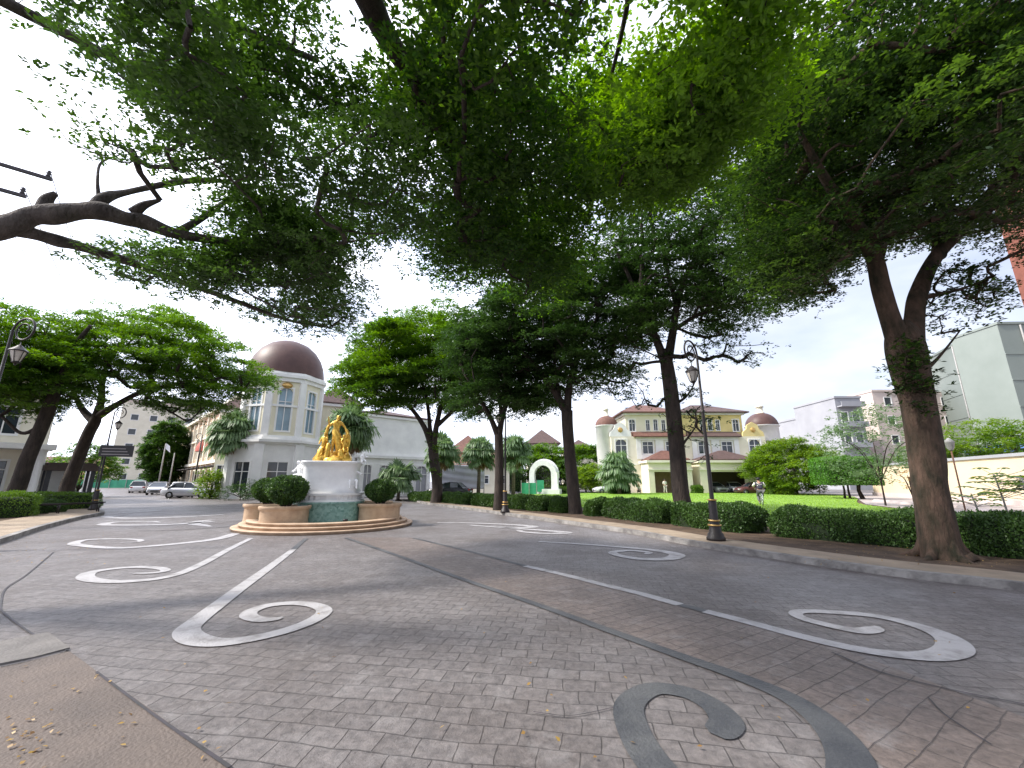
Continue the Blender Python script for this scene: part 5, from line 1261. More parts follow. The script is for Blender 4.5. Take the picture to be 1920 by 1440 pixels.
# green site fence and yellow walls at the street end
fa, fb = Vector((-108, 95, 0)), Vector((-66, 98, 0))
FN = empty('site_fence', fa, math.atan2((fb - fa).y, (fb - fa).x), 'long green netted fence closing the left street', 'fence')
part('netting', M_FENCEG, FN, lambda m: m.box(0, (fb - fa).length, 0, .08, .1, 1.9)); part('posts', M_POLE, FN, lambda m: [m.box(k * 3.5 - .05, k * 3.5 + .05, -.08, -.001, 0, 2.1) for k in range(13)] and None)
ya = Vector((-118, 118, 0)); YB = empty('yellow_shed', ya, face_rot(ya), 'low yellow walled sheds beyond the green fence', 'building')
facade(YB, -16, 16, 0, 6, [(x, 1, 2.2, 2.5, 'rect') for x in (-11, -4, 3, 10)], M_YELLOW, 0, .3, bars=False); hip_roof(YB, -16, 16, 0, 10, 6, 2.2, M_ROOFR); part('interior', M_DARKW, YB, lambda m: m.box(-15.5, 15.5, .6, 9, .1, 5.9))

# ------------------------------------------------------------------ middle background
ba_, bb_ = P(829, 900, 47), P(908, 900, 48); ba_.z = bb_.z = 0
BN = empty('banner_screen', ba_, math.atan2((bb_ - ba_).y, (bb_ - ba_).x), 'large wrinkled grey cloth banner on a frame behind the tree row', 'banner')
wb = (bb_ - ba_).length
def cloth(m):
    nx, nz_ = 40, 14; v = [[None] * (nz_ + 1) for _ in range(nx + 1)]
    for i in range(nx + 1):
        for j in range(nz_ + 1):
            x = wb * i / nx; z = .75 + 2.75 * j / nz_
            sag = .16 * math.sin(PI * i / nx) * (j / nz_) ** 2
            y = .05 * math.sin(z * 8 + x * 1.1) + .04 * math.sin(x * 3 + z)
            v[i][j] = m.b.verts.new((x, y, z - sag))
    for i in range(nx):
        for j in range(nz_): m.b.faces.new((v[i][j], v[i + 1][j], v[i + 1][j + 1], v[i][j + 1])).smooth = True
co = part('cloth', M_BANNER, BN, cloth); sm_ = co.modifiers.new('Solidify', 'SOLIDIFY'); sm_.thickness = .015
part('frame', M_POLE, BN, lambda m: [m.tube([(x, .16, 0), (x, .16, 3.55)], .05, 6) for x in (0, wb / 3, 2 * wb / 3, wb)] and m.tube([(-.05, .16, 3.5), (wb + .05, .16, 3.5)], .05, 6))
def small_house(px0, px1, Y, zw, zr, label, wall=M_PINKW, roof=M_ROOFR, nwin=3, dep=8):
    a, b = at_px(px0, Y), at_px(px1, Y); wd = (b - a).length
    E = empty('villa', a, math.atan2((b - a).y, (b - a).x), label, 'house')
    facade(E, 0, wd, 0, zw, [((k + .5) * wd / nwin, zw * .35, min(1.3, wd / nwin * .5), zw * .3, 'rect') for k in range(nwin)], wall, 0, .3)
    part('side_wall', wall, E, lambda m: (m.box(0, .3, .301, dep, 0, zw), m.box(wd - .3, wd, .301, dep, 0, zw), m.box(.4, wd - .4, .6, .9, .1, zw - .1)))
    hip_roof(E, 0, wd, 0, dep, zw, zr - zw, roof, .5)
    return E
small_house(862, 955, 58, 3.6, 6.6, 'low villa with a red tiled roof above the grey banner', M_CREAM)
small_house(840, 905, 68, 6.0, 9.2, 'peach house half hidden by palms behind the grey banner', M_PEACH, M_ROOFR, 2)
small_house(990, 1048, 80, 8.5, 11.6, 'distant house with a brown hipped roof above the garden trees', M_CREAM, M_ROOF, 2)
small_house(1062, 1122, 84, 7.4, 10.0, 'distant house with a low brown roof left of the red-domed villa', M_PALEY, M_ROOF, 2)
# white arch with a carriage-like iron gate
ga = at_px(1019, 50, .1); AR = empty('garden_arch', ga, face_rot(ga) + R(-12), 'white arched garden folly with an iron gate behind the lawn', 'arch')
def arch_ring(m, ri, ro, y0, y1, zc, hleg):
    pts_o = [(ro * math.cos(a), zc + ro * math.sin(a)) for a in np.linspace(0, PI, 17)]; pts_i = [(ri * math.cos(a), zc + ri * math.sin(a)) for a in np.linspace(0, PI, 17)]
    pts_o = [(ro, hleg)] + pts_o + [(-ro, hleg)]; pts_i = [(ri, hleg)] + pts_i + [(-ri, hleg)]
    for i in range(len(pts_o) - 1):
        q = [pts_o[i], pts_o[i + 1], pts_i[i + 1], pts_i[i]]
        m.prism([(a, b) for a, b in q], y0, y1, Matrix.Rotation(PI / 2, 4, 'X'))
part('arch', M_MARBLE, AR, lambda m: arch_ring(m, 1.0, 1.6, -.45, .45, 2.3, 0))
part('moulding', M_MARBLE, AR, lambda m: arch_ring(m, 1.5, 1.78, -.6, -.452, 2.3, 1.9))
part('gate', M_IRON, AR, lambda m: [m.tube([(x, 0, .6), (x, 0, 2.3 + math.sqrt(max(.98 - x * x, 0)))], .025, 5) for x in np.linspace(-.9, .9, 9)] and [m.tube([(-.98, 0, z), (.98, 0, z)], .03, 5) for z in (.8, 1.6, 2.4)] and [m.tube([(.5 * math.cos(a) , .02, 2.35 + .5 * math.sin(a)) for a in np.linspace(0, 2 * PI, 20)], .03, 5)])
part('base', M_MARBLE, AR, lambda m: (m.box(-2.0, 2.0, -.8, .8, 0, .6)))
part('side_column', M_MARBLE, AR, lambda m: [m.lathe([(.2, .6), (.15, .8), (.13, 2.3), (.2, 2.5)], 10, (x, -.55, 0)) for x in (1.75,)] and None)
nt_ = at_px(992, 49, .1); NT = empty('green_barrier', nt_, face_rot(nt_), 'bright green cloth barrier at the foot of the white arch', 'barrier')
part('netting', mat('bright_green_cloth', (.07, .45, .24), .8, (.05, .33, .2), 2), NT, lambda m: (m.box(-.9, .9, 0, .06, 0, 1.3), m.box(.9, 1.7, .3, .36, .3, 1.6))); part('posts', M_POLE, NT, lambda m: [m.box(x - .04, x + .04, -.06, -.001, 0, 1.6) for x in (-.9, 0, .86)] and None)

# ------------------------------------------------------------------ villas on the right
def dome_part(E, c, r, z0, m=M_DOME, drum=1.6, drm=M_WHITE, lantern=True, sq=.9):
    part('drum', drm, E, lambda q: (q.lathe([(r * .97, z0 - drum), (r * .97, z0 - .2), (r * 1.06, z0 - .15), (r * 1.06, z0)], 24, c)))
    d = part('dome', m, E, lambda q: q.lathe([(r * math.cos(a), z0 + r * sq * math.sin(a)) for a in np.linspace(0, PI / 2 - .12, 9)] + [(0, z0 + r * sq)], 24, c))
    if lantern: part('cupola', M_CREAM, d, lambda q: (q.lathe([(r * .28, z0 + r * sq * .96), (r * .26, z0 + r * sq + .15), (r * .2, z0 + r * sq + .2), (r * .2, z0 + r * sq + .8), (r * .28, z0 + r * sq + .85), (r * .2, z0 + r * sq + 1.1), (0, z0 + r * sq + 1.35)], 12, c)))
def villa(px0, px1, Y, label, wallm, accent, roofm, flip, dome_px, dome_r, dome_m):
    a, b = at_px(px0, Y), at_px(px1, Y); wd = (b - a).length
    E = empty('villa', a, math.atan2((b - a).y, (b - a).x), label, 'house', 'pair of three storey villas behind the lawn')
    g0, g1 = (.40, .98) if not flip else (.03, .72)
    # garage front: lintel on columns with a broad opening
    facade(E, wd * g0, wd * g1, 0, 3.9, [((wd * (g0 + g1) / 2) + (.4 if flip else 0), 0, wd * (g1 - g0) * .74, 2.75, 'void')], M_PALEY, -3.2, .45)
    parts('carport_wall', M_PALEY, E, [wd * g0, wd * g1 - .3], lambda m, x: m.box(x, x + .3, -2.749, 0, 0, 3.9))
    part('carport_back', mat('tan_wall', (.30, .22, .13), .85) if not flip else mat('umber_wall', (.085, .065, .045), .85), E, lambda m: m.box(wd * g0 + .31, wd * g1 - .31, -.12, -.06, .02, 3.7))
    part('lintel', M_CREAM, E, lambda m: (m.box(wd * g0 - .25, wd * g1 + .25, -3.5, -.01, 3.9, 4.2), m.box(wd * g0 - .1, wd * g1 + .1, -3.33, -3.201, 2.95, 3.15)))
    hip_roof(E, wd * (g0 + .04), wd * (g1 - .04), -3.1, .0, 4.2, 1.35, roofm, .25, ridge=.8)
    # walls of the two upper floors
    wc = wd * (g0 + g1) / 2
    facade(E, 0, wd, 0, 7.6, [(wc - 1.6, 5.2, 1.5, 1.7, 'rect'), (wc + 1.6, 5.2, 1.5, 1.7, 'rect'), (wd * (.14 if not flip else .86), 4.6, 1.6, 2.6, 'arch'), (wc - 1.8, 0.1, 1.4, 2.3, 'rect')], wallm, 0, .3)
    part('surround', M_WHITE, E, lambda m: (m.box(wc - 3.2, wc + 3.2, -.14, -.06, 4.5, 5.05), m.box(wc - 3.2, wc + 3.2, -.14, -.06, 7.05, 7.55), m.box(wc - .55, wc + .55, -.14, -.06, 5.051, 7.049), m.box(wc - 3.2, wc - 2.55, -.14, -.06, 5.051, 7.049), m.box(wc + 2.55, wc + 3.2, -.14, -.06, 5.051, 7.049)))
    part('penthouse_roof', roofm, E, lambda m: m.faces([(wc - 3.5, -.7, 7.6), (wc + 3.5, -.7, 7.6), (wc + 3.5, .9, 8.35), (wc - 3.5, .9, 8.35), (wc - 3.5, -.7, 7.5), (wc + 3.5, -.7, 7.5), (wc + 3.5, .9, 7.5), (wc - 3.5, .9, 7.5)], [(0, 1, 2, 3), (4, 7, 6, 5), (0, 4, 5, 1), (1, 5, 6, 2), (3, 7, 4, 0), (2, 6, 7, 3)]))
    x0, x1 = (wd * .25, wd * .98) if not flip else (wd * .02, wd * .78)
    facade(E, x0, x1, 7.601, 10.7, [(wc - 1.1, 8.5, .55, 1.5, 'rect'), (wc, 8.5, .6, 1.6, 'arch'), (wc + 1.1, 8.5, .55, 1.5, 'rect'), ((x0 + .9) if not flip else (x1 - .9), 8.4, .9, 1.7, 'arch')], accent, .9, .3)
    part('side_wall', accent, E, lambda m: (m.box(x0, x0 + .3, 1.201, 9, 7.6, 10.7), m.box(x1 - .3, x1, 1.201, 9, 7.6, 10.7), m.box(0, .3, .301, 9, 0, 7.6), m.box(wd - .3, wd, .301, 9, 0, 7.6)))
    part('interior', M_DARKW, E, lambda m: (m.box(.4, wd - .4, .8, 8.6, .05, 7.5), m.box(x0 + .4, x1 - .4, 1.6, 8.6, 7.5, 10.6)))
    part('cornice', M_WHITE, E, lambda m: (m.box(x0 - .3, x1 + .3, .55, 9.2, 10.7, 10.95)))
    part('string_course', M_WHITE, E, lambda m: m.box(-.1, wd + .1, -.12, -.061, 3.75, 3.899))
    hip_roof(E, x0, x1, .9, 9, 10.95, 1.9, roofm, .8, ridge=2.0)
    # scrolled gable on the bay
    bx = wd * (.14 if not flip else .86)
    part('gable', M_WHITE if not flip else accent, E, lambda m: m.prism([(bx - 1.5, 7.6), (bx + 1.5, 7.6), (bx + 1.4, 8.2), (bx + .9, 8.6), (bx + .7, 9.2), (bx, 9.6), (bx - .7, 9.2), (bx - .9, 8.6), (bx - 1.4, 8.2)], -.3, 0, Matrix.Rotation(PI / 2, 4, 'X')))
    part('ornament', M_GOLDT, E, lambda m: m.sphere((bx, -.05, 8.5), .35, (1, .3, 1), 10, 6))
    dx = ((at_px(dome_px, Y) - a).x) / math.cos(math.atan2((b - a).y, (b - a).x))
    dome_part(E, (dx, 4.5 if flip else 2.0, 0), dome_r, 9.3 if not flip else 9.6, dome_m, 9.3 if not flip else 3.0)
    if flip: part('side_wing', M_CREAM, E, lambda m: m.box(wd - 1.0, dx + dome_r + .8, 2.5, 9, 0, 7.0)); hip_roof(E, wd - 1.0, dx + dome_r + .8, 2.5, 9, 7.0, 1.6, roofm, .3)
    return E
villa(1150, 1283, 57.5, 'ornate cream villa with a red dome and empty carport behind the lawn', M_CREAM, M_PALEY, M_ROOFR, False, 1149, 1.6, M_ROOFR)
villa(1290, 1446, 57.5, 'bright yellow three storey villa with cars in its carport', M_PALEY, M_YELLOW, M_ROOF, True, 1480, 2.2, M_DOME)
gp_ = at_px(1428, 55); GP = empty('gate_pier', gp_, face_rot(gp_), 'cream gate pavilion with a small dark window right of the yellow villa carport', 'gatehouse')
facade(GP, -1.9, 1.9, 0, 3.5, [(.1, 1.9, 1.6, .8, 'rect')], M_CREAM, 0, .3, bars=False); part('cornice', M_WHITE, GP, lambda m: m.box(-2.1, 2.1, -.2, 1.6, 3.5, 3.85)); part('interior', M_DARKW, GP, lambda m: m.box(-1.8, 1.8, .5, 1.4, .05, 3.4))

# grey flats and big blank blocks far right
def block(px0, px1, Y, h, label, m, ops=(), dep=12, name='apartment_block', ab=None):
    a, b = ab or (at_px(px0, Y), at_px(px1, Y)); wd = (b - a).length
    E = empty(name, a, math.atan2((b - a).y, (b - a).x), label, 'building')
    facade(E, 0, wd, 0, h, list(ops), m, 0, .4, bars=False)
    part('side_wall', m, E, lambda q: (q.box(0, .4, .401, dep, 0, h), q.box(wd - .4, wd, .401, dep, 0, h), q.box(.5, wd - .5, .8, 1.1, .1, h - .1)))
    part('roof', m, E, lambda q: (q.box(-.15, wd + .15, -.2, dep + .1, h, h + .4)))
    return E, wd
block(1512, 1585, 92, 15.0, 'pale grey flats right of the yellow villa', M_LGREY, [(2.6, 10, 2.6, 3.2, 'rect'), (6.4, 9.5, 1.4, 2.6, 'rect')])
E, wd = block(1592, 1642, 80, 17.4, 'narrow grey apartment block with balconies behind the wispy tree', M_LGREY, [(1.4, 12.5, 1.4, 2.2, 'rect'), (3.6, 12.5, 1.4, 2.2, 'rect'), (1.4, 8.6, 1.4, 2.2, 'rect'), (3.6, 8.6, 1.4, 2.2, 'rect')])
parts('balcony', M_LGREY, E, [7.8, 11.7, 15.6], lambda m, z: (m.box(.2, wd - .2, -1.3, -.01, z, z + .2), m.box(.2, wd - .2, -1.3, -1.2, z + .2, z + 1.0)))
block(1668, 1790, 86, 20, 'pinkish apartment block behind the thickest trunk', M_PINKW, [(x, z, 1.5, 1.8, 'rect') for x in (3, 7, 11, 15) for z in (5, 9, 13, 17)])
E, wd = block(0, 0, 0, 27.6, 'huge blank pale grey-green building at the right edge', M_GREYB, dep=30, name='blank_building', ab=(Vector((95.3, 96, 0)), Vector((84.4, 72.4, 0))))
parts('string_course', M_GREYB, E, [4.5, 9, 13.5, 18, 22.5], lambda m, z: m.box(0, wd, -.08, -.002, z, z + .22))
parts('downpipe', M_POLE, E, [wd * .3, wd * .75], lambda m, x: m.tube([(x, -.22, 0), (x, -.22, 27.5)], .12, 8))
E2, wd2 = block(0, 0, 0, 27.9, 'taller blank grey-green block behind the yellow wall at the picture edge', mat('pale_green_wall', (.25, .28, .255), .85, (.21, .24, .215), .12), dep=8, name='blank_building', ab=(Vector((83.6, 67.5, 0)), Vector((125, 66, 0))))
parts('string_course', MATS['pale_green_wall'], E2, [4.5, 9, 13.5, 18, 22.5], lambda m, z: m.box(0, wd2, -.08, -.002, z, z + .22))
parts('downpipe', M_POLE, E2, [3.5, 17], lambda m, x: m.tube([(x, -.22, 0), (x, -.22, 27.7)], .12, 8))
block(0, 0, 0, 92, 'red-brown tower rising at the right picture edge', M_BRICKR, dep=14, name='brick_tower', ab=(Vector((148.5, 100, 0)), Vector((185, 95, 0))))
# yellow boundary wall
wa, wb_ = Vector((29.3, 48.0, 0)), Vector((31.2, 20.0, 0))
wa = G(1640, 931); wb_ = G(1960, 955)
dv = (wb_ - wa); wb_ = wa + dv * 1.35
YW = empty('boundary_wall', wa, math.atan2((wb_ - wa).y, (wb_ - wa).x), 'long yellow rendered boundary wall with pale coping at the right', 'wall')
lw = (wb_ - wa).length
part('wall', mat('ochre_render', (.74, .60, .38), .85, (.66, .54, .40), .5, .1, 30), YW, lambda m: m.box(0, lw, 0, .3, 0, 3.1)); part('coping', M_LGREY, YW, lambda m: m.box(-.1, lw + .1, -.12, .42, 3.1, 3.3)); part('plinth', M_PINKW, YW, lambda m: m.box(0, lw, -.15, -.001, 0, .45))
kb = [G(1640, 944), G(1800, 958), G(1960, 985)]
E = empty('garden_kerb', (0, 0, 0), 0, 'low stone garden edging in front of the yellow wall', 'edging')
part('stones', M_PINKW, E, lambda m: [m.tube([(a.x, a.y, .1), (b.x, b.y, .1)], .22, 4) for a, b in ((kb[0], kb[1]), (kb[1], kb[2]))] and None)
gl = at_px(1797, 22.5, .1)
E = empty('garden_lamp', gl, R(180), 'thin garden lamp post before the yellow wall', 'garden lamp'); part('post', mat('rusty_post', (.22, .11, .07), .7), E, lambda m: m.tube([(0, 0, 0), (0, 0, 3.1)], .035, 8)); part('lantern', M_POLE, E, lambda m: (m.lathe([(.08, 3.1), (.16, 3.25), (.2, 3.5), (.24, 3.55), (.05, 3.75), (0, 3.76)], 10)))
bs = at_px(1910, 44); E = empty('blue_roofed_shed', bs, face_rot(bs), 'shed with a blue metal roof over the yellow wall at the right edge', 'shed'); part('wall', M_LGREY, E, lambda m: m.box(-3, 5, 0, 5, 0, 4.6)); hip_roof(E, -3, 5, 0, 5, 4.6, 1.0, M_BLUE, .4)
# ------------------------------------------------------------------ cars
def car(loc, rz, paint, label, kind='sedan', L_=4.5, W=1.76, Hh=1.46):
    E = empty('parked_car', loc, rz, label, 'car', 'parked cars')
    hatch = kind != 'sedan'
    # lower body: stations along x (front = +x): z bottom, belt height, half width
    st_ = [(-L_ / 2, .42, .72, .70), (-L_ / 2 + .08, .28, .92, .80), (-L_ * .33, .2, 1.0, .87), (-L_ * .1, .2, .98, .88), (L_ * .15, .2, .96, .88), (L_ * .22, .2, .95, .87), (L_ * .38, .22, .86, .85), (L_ / 2 - .12, .26, .74, .78), (L_ / 2, .36, .6, .66)]
    def body(m):
        rings = []
        for x, zb, zt, hw in st_:
            ring = [(-hw * .86, zb), (hw * .86, zb), (hw, zb + .14), (hw, zt - .2), (hw * .94, zt - .05), (hw * .8, zt), (-hw * .8, zt), (-hw * .94, zt - .05), (-hw, zt - .2), (-hw, zb + .14)]
            rings.append([m.b.verts.new((x, y, z)) for y, z in ring])
        for i in range(len(rings) - 1):
            for k in range(10): m.b.faces.new((rings[i][k], rings[i][(k + 1) % 10], rings[i + 1][(k + 1) % 10], rings[i + 1][k])).smooth = True
        m.b.faces.new(rings[0][::-1]); m.b.faces.new(rings[-1])
    part('body', paint, E, body)
    xr = -L_ * .47 if hatch else -L_ * .36
    cab = [(xr, .92, .78), (xr + (.35 if hatch else .55), Hh - .05, .62), (-L_ * .06, Hh, .64), (L_ * .07, Hh - .06, .62), (L_ * .24, .93, .76)]
    def glass(m):
        rings = [[m.b.verts.new(p) for p in ((x, -hw, z), (x, hw, z), (x, hw * 1.16, .90), (x, -hw * 1.16, .90))] for x, z, hw in cab]
        for i in range(len(rings) - 1):
            for k in range(4): m.b.faces.new((rings[i][k], rings[i][(k + 1) % 4], rings[i + 1][(k + 1) % 4], rings[i + 1][k]))
        m.b.faces.new(rings[0][::-1]); m.b.faces.new(rings[-1])
    part('windows', M_GLASS, E, glass)
    def roof(m):
        t = cab[1:4]
        a = [[m.b.verts.new((x, sg * hw * 1.02, z + dz)) for sg in (-1, 1)] for dz in (.012, .05) for x, z, hw in t]
        n = 3
        for lay in (0, 3):
            for i in range(2): m.b.faces.new((a[lay + i][0], a[lay + i][1], a[lay + i + 1][1], a[lay + i + 1][0]))
        for i in range(2):
            for s_ in (0, 1): m.b.faces.new((a[i][s_], a[i + 1][s_], a[4 + i][s_], a[3 + i][s_]))
        m.b.faces.new((a[0][0], a[0][1], a[3][1], a[3][0])); m.b.faces.new((a[2][0], a[2][1], a[5][1], a[5][0]))
    part('roof', paint, E, roof)
    parts('pillar', paint, E, [(i, j, sg) for i, j in ((0, 1), (3, 4), (2, 2)) for sg in (-1, 1)], lambda m, i, j, sg: m.tube([(cab[i][0], sg * cab[i][2] * (1.0 if i in (1, 2, 3) else 1.14), cab[i][1]), (cab[j][0], sg * cab[j][2] * (1.0 if j in (1, 3) else 1.16), cab[j][1] if i != j else .93)], .035, 5))
    for x in (-L_ * .3, L_ * .31):
        for sg in (-1, 1):
            wm = MB(); wm.lathe([(.2, -.1), (.31, -.1), (.325, -.06), (.325, .06), (.31, .1), (.2, .1), (.2, -.1)], 20)
            bmesh.ops.transform(wm.b, matrix=Matrix.Translation((x, sg * .80, .325)) @ Matrix.Rotation(PI / 2, 4, 'X'), verts=wm.b.verts)
            wh = wm.build('wheel', M_TYRE, E)
            rm = MB(); rm.lathe([(0, -.08), (.06, -.09), (.2, -.07), (.2, .07), (.06, .09), (0, .08)], 14)
            bmesh.ops.transform(rm.b, matrix=Matrix.Translation((x, sg * .81, .325)) @ Matrix.Rotation(PI / 2, 4, 'X'), verts=rm.b.verts)
            rm.build('rim', M_RIM, wh)
    for sg in (-1, 1):
        part('headlight', M_LAMPL, E, lambda m: m.box(L_ / 2 - .22, L_ / 2 - .02, sg * .62 - .15, sg * .62 + .15, .57, .70))
        part('tail_light', M_LAMPR, E, lambda m: m.box(-L_ / 2 - .005, -L_ / 2 + .12, sg * .64 - .13, sg * .64 + .13, .70, .86))
    part('grille', M_SIGN, E, lambda m: (m.box(L_ / 2 - .1, L_ / 2 + .02, -.4, .4, .38, .55)))
    part('number_plate', M_CARW, E, lambda m: (m.box(-L_ / 2 - .02, -L_ / 2 + .03, -.24, .24, .55, .66)))
    return E
car(G(356, 934), R(8), M_SILVER, 'nearest silver sedan parked at the left street, seen from the front quarter', L_=4.55)
car(at_px(340, 44.5), R(-52), M_CARW, 'white car tucked behind the nearest silver sedan', 'hatch', 4.2)
car(at_px(301, 52), R(-60), M_SILVER, 'middle silver car of the left street row, facing the plaza', 'sedan', 4.4)
car(at_px(264, 60), R(125), M_CARW, 'leftmost pale hatchback of the left street row', 'hatch', 4.2, Hh=1.6)
car(at_px(283, 64), R(-60), M_CARD, 'dark car between two pale cars in the left street', 'hatch', 4.2)
car(at_px(843, 43), R(170), M_CARD, 'dark car half hidden behind the ivy-clad tree trunk', 'sedan')
car(at_px(1143, 55.3), R(185), M_CARW, 'white hatchback partly hidden by the fan palm before the left villa', 'hatch', 4.3)
car(at_px(1337, 57.3), R(-86), M_SILVER, 'silver car in the left half of the yellow villa carport', 'hatch', 4.4)
car(at_px(1373, 57.2), R(-92), M_CARW, 'white car in the right half of the yellow villa carport', 'sedan', 4.4)
car(at_px(1411, 52.6), R(176), mat('maroon_paint', (.12, .05, .05), .3), 'dark maroon car behind the cyclist', 'hatch', 4.2)
# ------------------------------------------------------------------ people
pw = at_px(1246, 53.8, .12)
E = empty('person', pw, R(10), 'person in a white shirt and pale trousers standing by the left villa carport', 'person', None)
wp = pose(elL=(.27, .03, 1.15), wrL=(.3, -.1, .93), wrR=(-.12, -.22, 1.05), elR=(-.26, .0, 1.14), knL=(.11, -.1, .49), anL=(.12, -.12, .08), toL=(.13, -.28, .04), anR=(-.1, .14, .1), toR=(-.1, 0, .03), face=(0, -1, 0))
figure(E, wp, .98, M_SKIN, 'body')
def clothes(E, p, s, top, bottom, sleeves=True):
    g = lambda n, r: (*p[n], r)
    chain('shirt', [g('pelvis', (.19, .14)), g('waist', (.17, .135)), g('chest', (.195, .15)), g('shL', .088), g('elL', .066), g('shR', .088), g('elR', .066), (p['neck'][0], p['neck'][1], p['neck'][2] - .05, .075)], top, E, s, [(0, 1), (1, 2), (2, 3), (3, 4), (2, 5), (5, 6), (2, 7)])
    chain('trousers', [g('pelvis', (.185, .14)), g('hipL', .115), g('knL', .085), g('anL', .07), g('hipR', .115), g('knR', .085), g('anR', .07)], bottom, E, s, [(0, 1), (1, 2), (2, 3), (0, 4), (4, 5), (5, 6)])
    h = Vector(p['head']) * s; f = Vector(p.get('face', (0, -1, 0))).normalized()
    part('hair', M_HAIR, E, lambda m: m.sphere((h.x - f.x * .025, h.y - f.y * .025, h.z + .045 * s), .112 * s, (1, 1.05, .95), 14, 8))
    for sg in (-1, 1):
        sd = f.cross(Vector((0, 0, 1))); c = h + f * .092 * s + sd * sg * .035 * s
        part('eye', M_HAIR, E, lambda m: m.sphere(tuple(c), .013 * s, (1, 1, .7), 8, 6))
clothes(E, wp, .98, M_SHIRTW, M_TROUSL)
# crouching person near the carport
pc = at_px(1197, 52.9, .12); E = empty('person', pc, R(-20), 'person in dark clothes crouching on the lawn edge near the fan palm', 'person')
kp = pose(pelvis=(0, .1, .32), waist=(0, .06, .47), chest=(0, -.06, .68), neck=(0, -.12, .84), head=(0, -.17, .96), crown=(0, -.16, 1.04), shL=(.18, -.08, .76), elL=(.22, -.28, .58), wrL=(.14, -.42, .40), shR=(-.18, -.08, .76), elR=(-.22, -.28, .58), wrR=(-.14, -.42, .42),
          hipL=(.1, .08, .3), knL=(.18, -.3, .46), anL=(.14, -.06, .09), toL=(.16, -.22, .04), hipR=(-.1, .08, .3), knR=(-.18, -.3, .44), anR=(-.14, -.06, .09), toR=(-.16, -.22, .04))
figure(E, kp, 1.0, M_SKIN, 'body'); clothes(E, kp, 1.0, M_SHIRTW, M_SHIRTD)
# cyclist seen from behind
cb = G(1428, 947, .13); crz = face_rot(cb) + PI + R(8)
BK = empty('bicycle', cb, crz, 'pale city bicycle ridden along the lawn edge, seen from behind', 'bicycle')
def torus(m, c, R0, r, n=28):
    m.tube([(c[0], c[1] + R0 * math.cos(a), c[2] + R0 * math.sin(a)) for a in np.linspace(0, 2 * PI, n + 1)], r, 6, cap=False)
M_BIKE = mat('bike_paint', (.45, .50, .46), .4)
for y in (-.52, .52):   # local -Y is forward
    wm = part('wheel', M_TYRE, BK, lambda m: torus(m, (0, y, .33), .315, .018))
    part('rim', M_RIM, wm, lambda m: (torus(m, (0, y, .33), .29, .01), [m.tube([(0, y, .33), (0, y + .29 * math.cos(a), .33 + .29 * math.sin(a))], .003, 3) for a in np.linspace(0, 2 * PI, 15)[:-1]]))
part('frame', M_BIKE, BK, lambda m: [m.tube(q, .018, 6) for q in ([(0, .52, .33), (0, .16, .30)], [(0, .16, .30), (0, .22, .78)], [(0, .22, .70), (0, -.3, .78)], [(0, .16, .30), (0, -.32, .72)], [(0, -.3, .95), (0, -.36, .62), (0, -.52, .33)], [(0, .22, .66), (0, .52, .33)])])
part('saddle', M_SIGN, BK, lambda m: m.sphere((0, .24, .83), .12, (.75, 1.1, .4), 12, 6))
part('handlebar', M_RIM, BK, lambda m: (m.tube([(-.27, -.16, 1.0), (-.2, -.28, 1.02), (0, -.32, 1.0), (.2, -.28, 1.02), (.27, -.16, 1.0)], .014, 6)))
part('rear_mudguard', M_BIKE, BK, lambda m: m.tube([(0, .52 + .36 * math.cos(a), .33 + .36 * math.sin(a)) for a in np.linspace(-.2, 2.3, 10)], .022, 5))
part('crank', M_RIM, BK, lambda m: (m.tube([(-.09, .16, .30), (.09, .16, .30)], .02, 6), m.tube([(.08, .16, .30), (.08, .16, .14)], .012, 5), m.tube([(-.08, .16, .30), (-.08, .16, .46)], .012, 5), m.box(.07, .17, .12, .2, .12, .15), m.box(-.17, -.07, .12, .2, .45, .48)))
CY = empty('person', cb, crz, 'cyclist in a dark top with white stripes riding away from the camera', 'person')
yp = pose(pelvis=(0, .22, .93), waist=(0, .14, 1.07), chest=(0, .02, 1.27), neck=(0, -.06, 1.43), head=(0, -.1, 1.55), crown=(0, -.08, 1.64), shL=(.19, 0, 1.35), elL=(.33, -.1, 1.15), wrL=(.27, -.18, 1.04), shR=(-.19, 0, 1.35), elR=(-.33, -.1, 1.15), wrR=(-.27, -.18, 1.04),
          hipL=(.1, .18, .86), knL=(.13, -.1, .55), anL=(.12, .18, .22), toL=(.12, .04, .17), hipR=(-.1, .18, .86), knR=(-.14, -.2, .78), anR=(-.12, .1, .54), toR=(-.12, -.03, .49))
figure(CY, yp, 1.0, M_SKIN, 'body'); clothes(CY, yp, 1.0, M_SHIRTD, M_TROUS)
part('shirt_stripe', M_SHIRTW, CY, lambda m: [m.tube([(x0, .19 - k * .03, z0), (0, .21 - k * .03, z0 - .05), (x1, .19 - k * .03, z0 + .1)], .022, 5) for k, (x0, x1, z0) in enumerate(((-.12, .13, 1.12), (-.15, .16, 1.28)))])
part('sleeve', M_SHIRTW, CY, lambda m: [m.tube([yp['sh' + q], ((yp['sh' + q][0] + yp['el' + q][0]) / 2, (yp['sh' + q][1] + yp['el' + q][1]) / 2, (yp['sh' + q][2] + yp['el' + q][2]) / 2), yp['el' + q]], [.095, .085, .075], 10) for q in 'LR'])

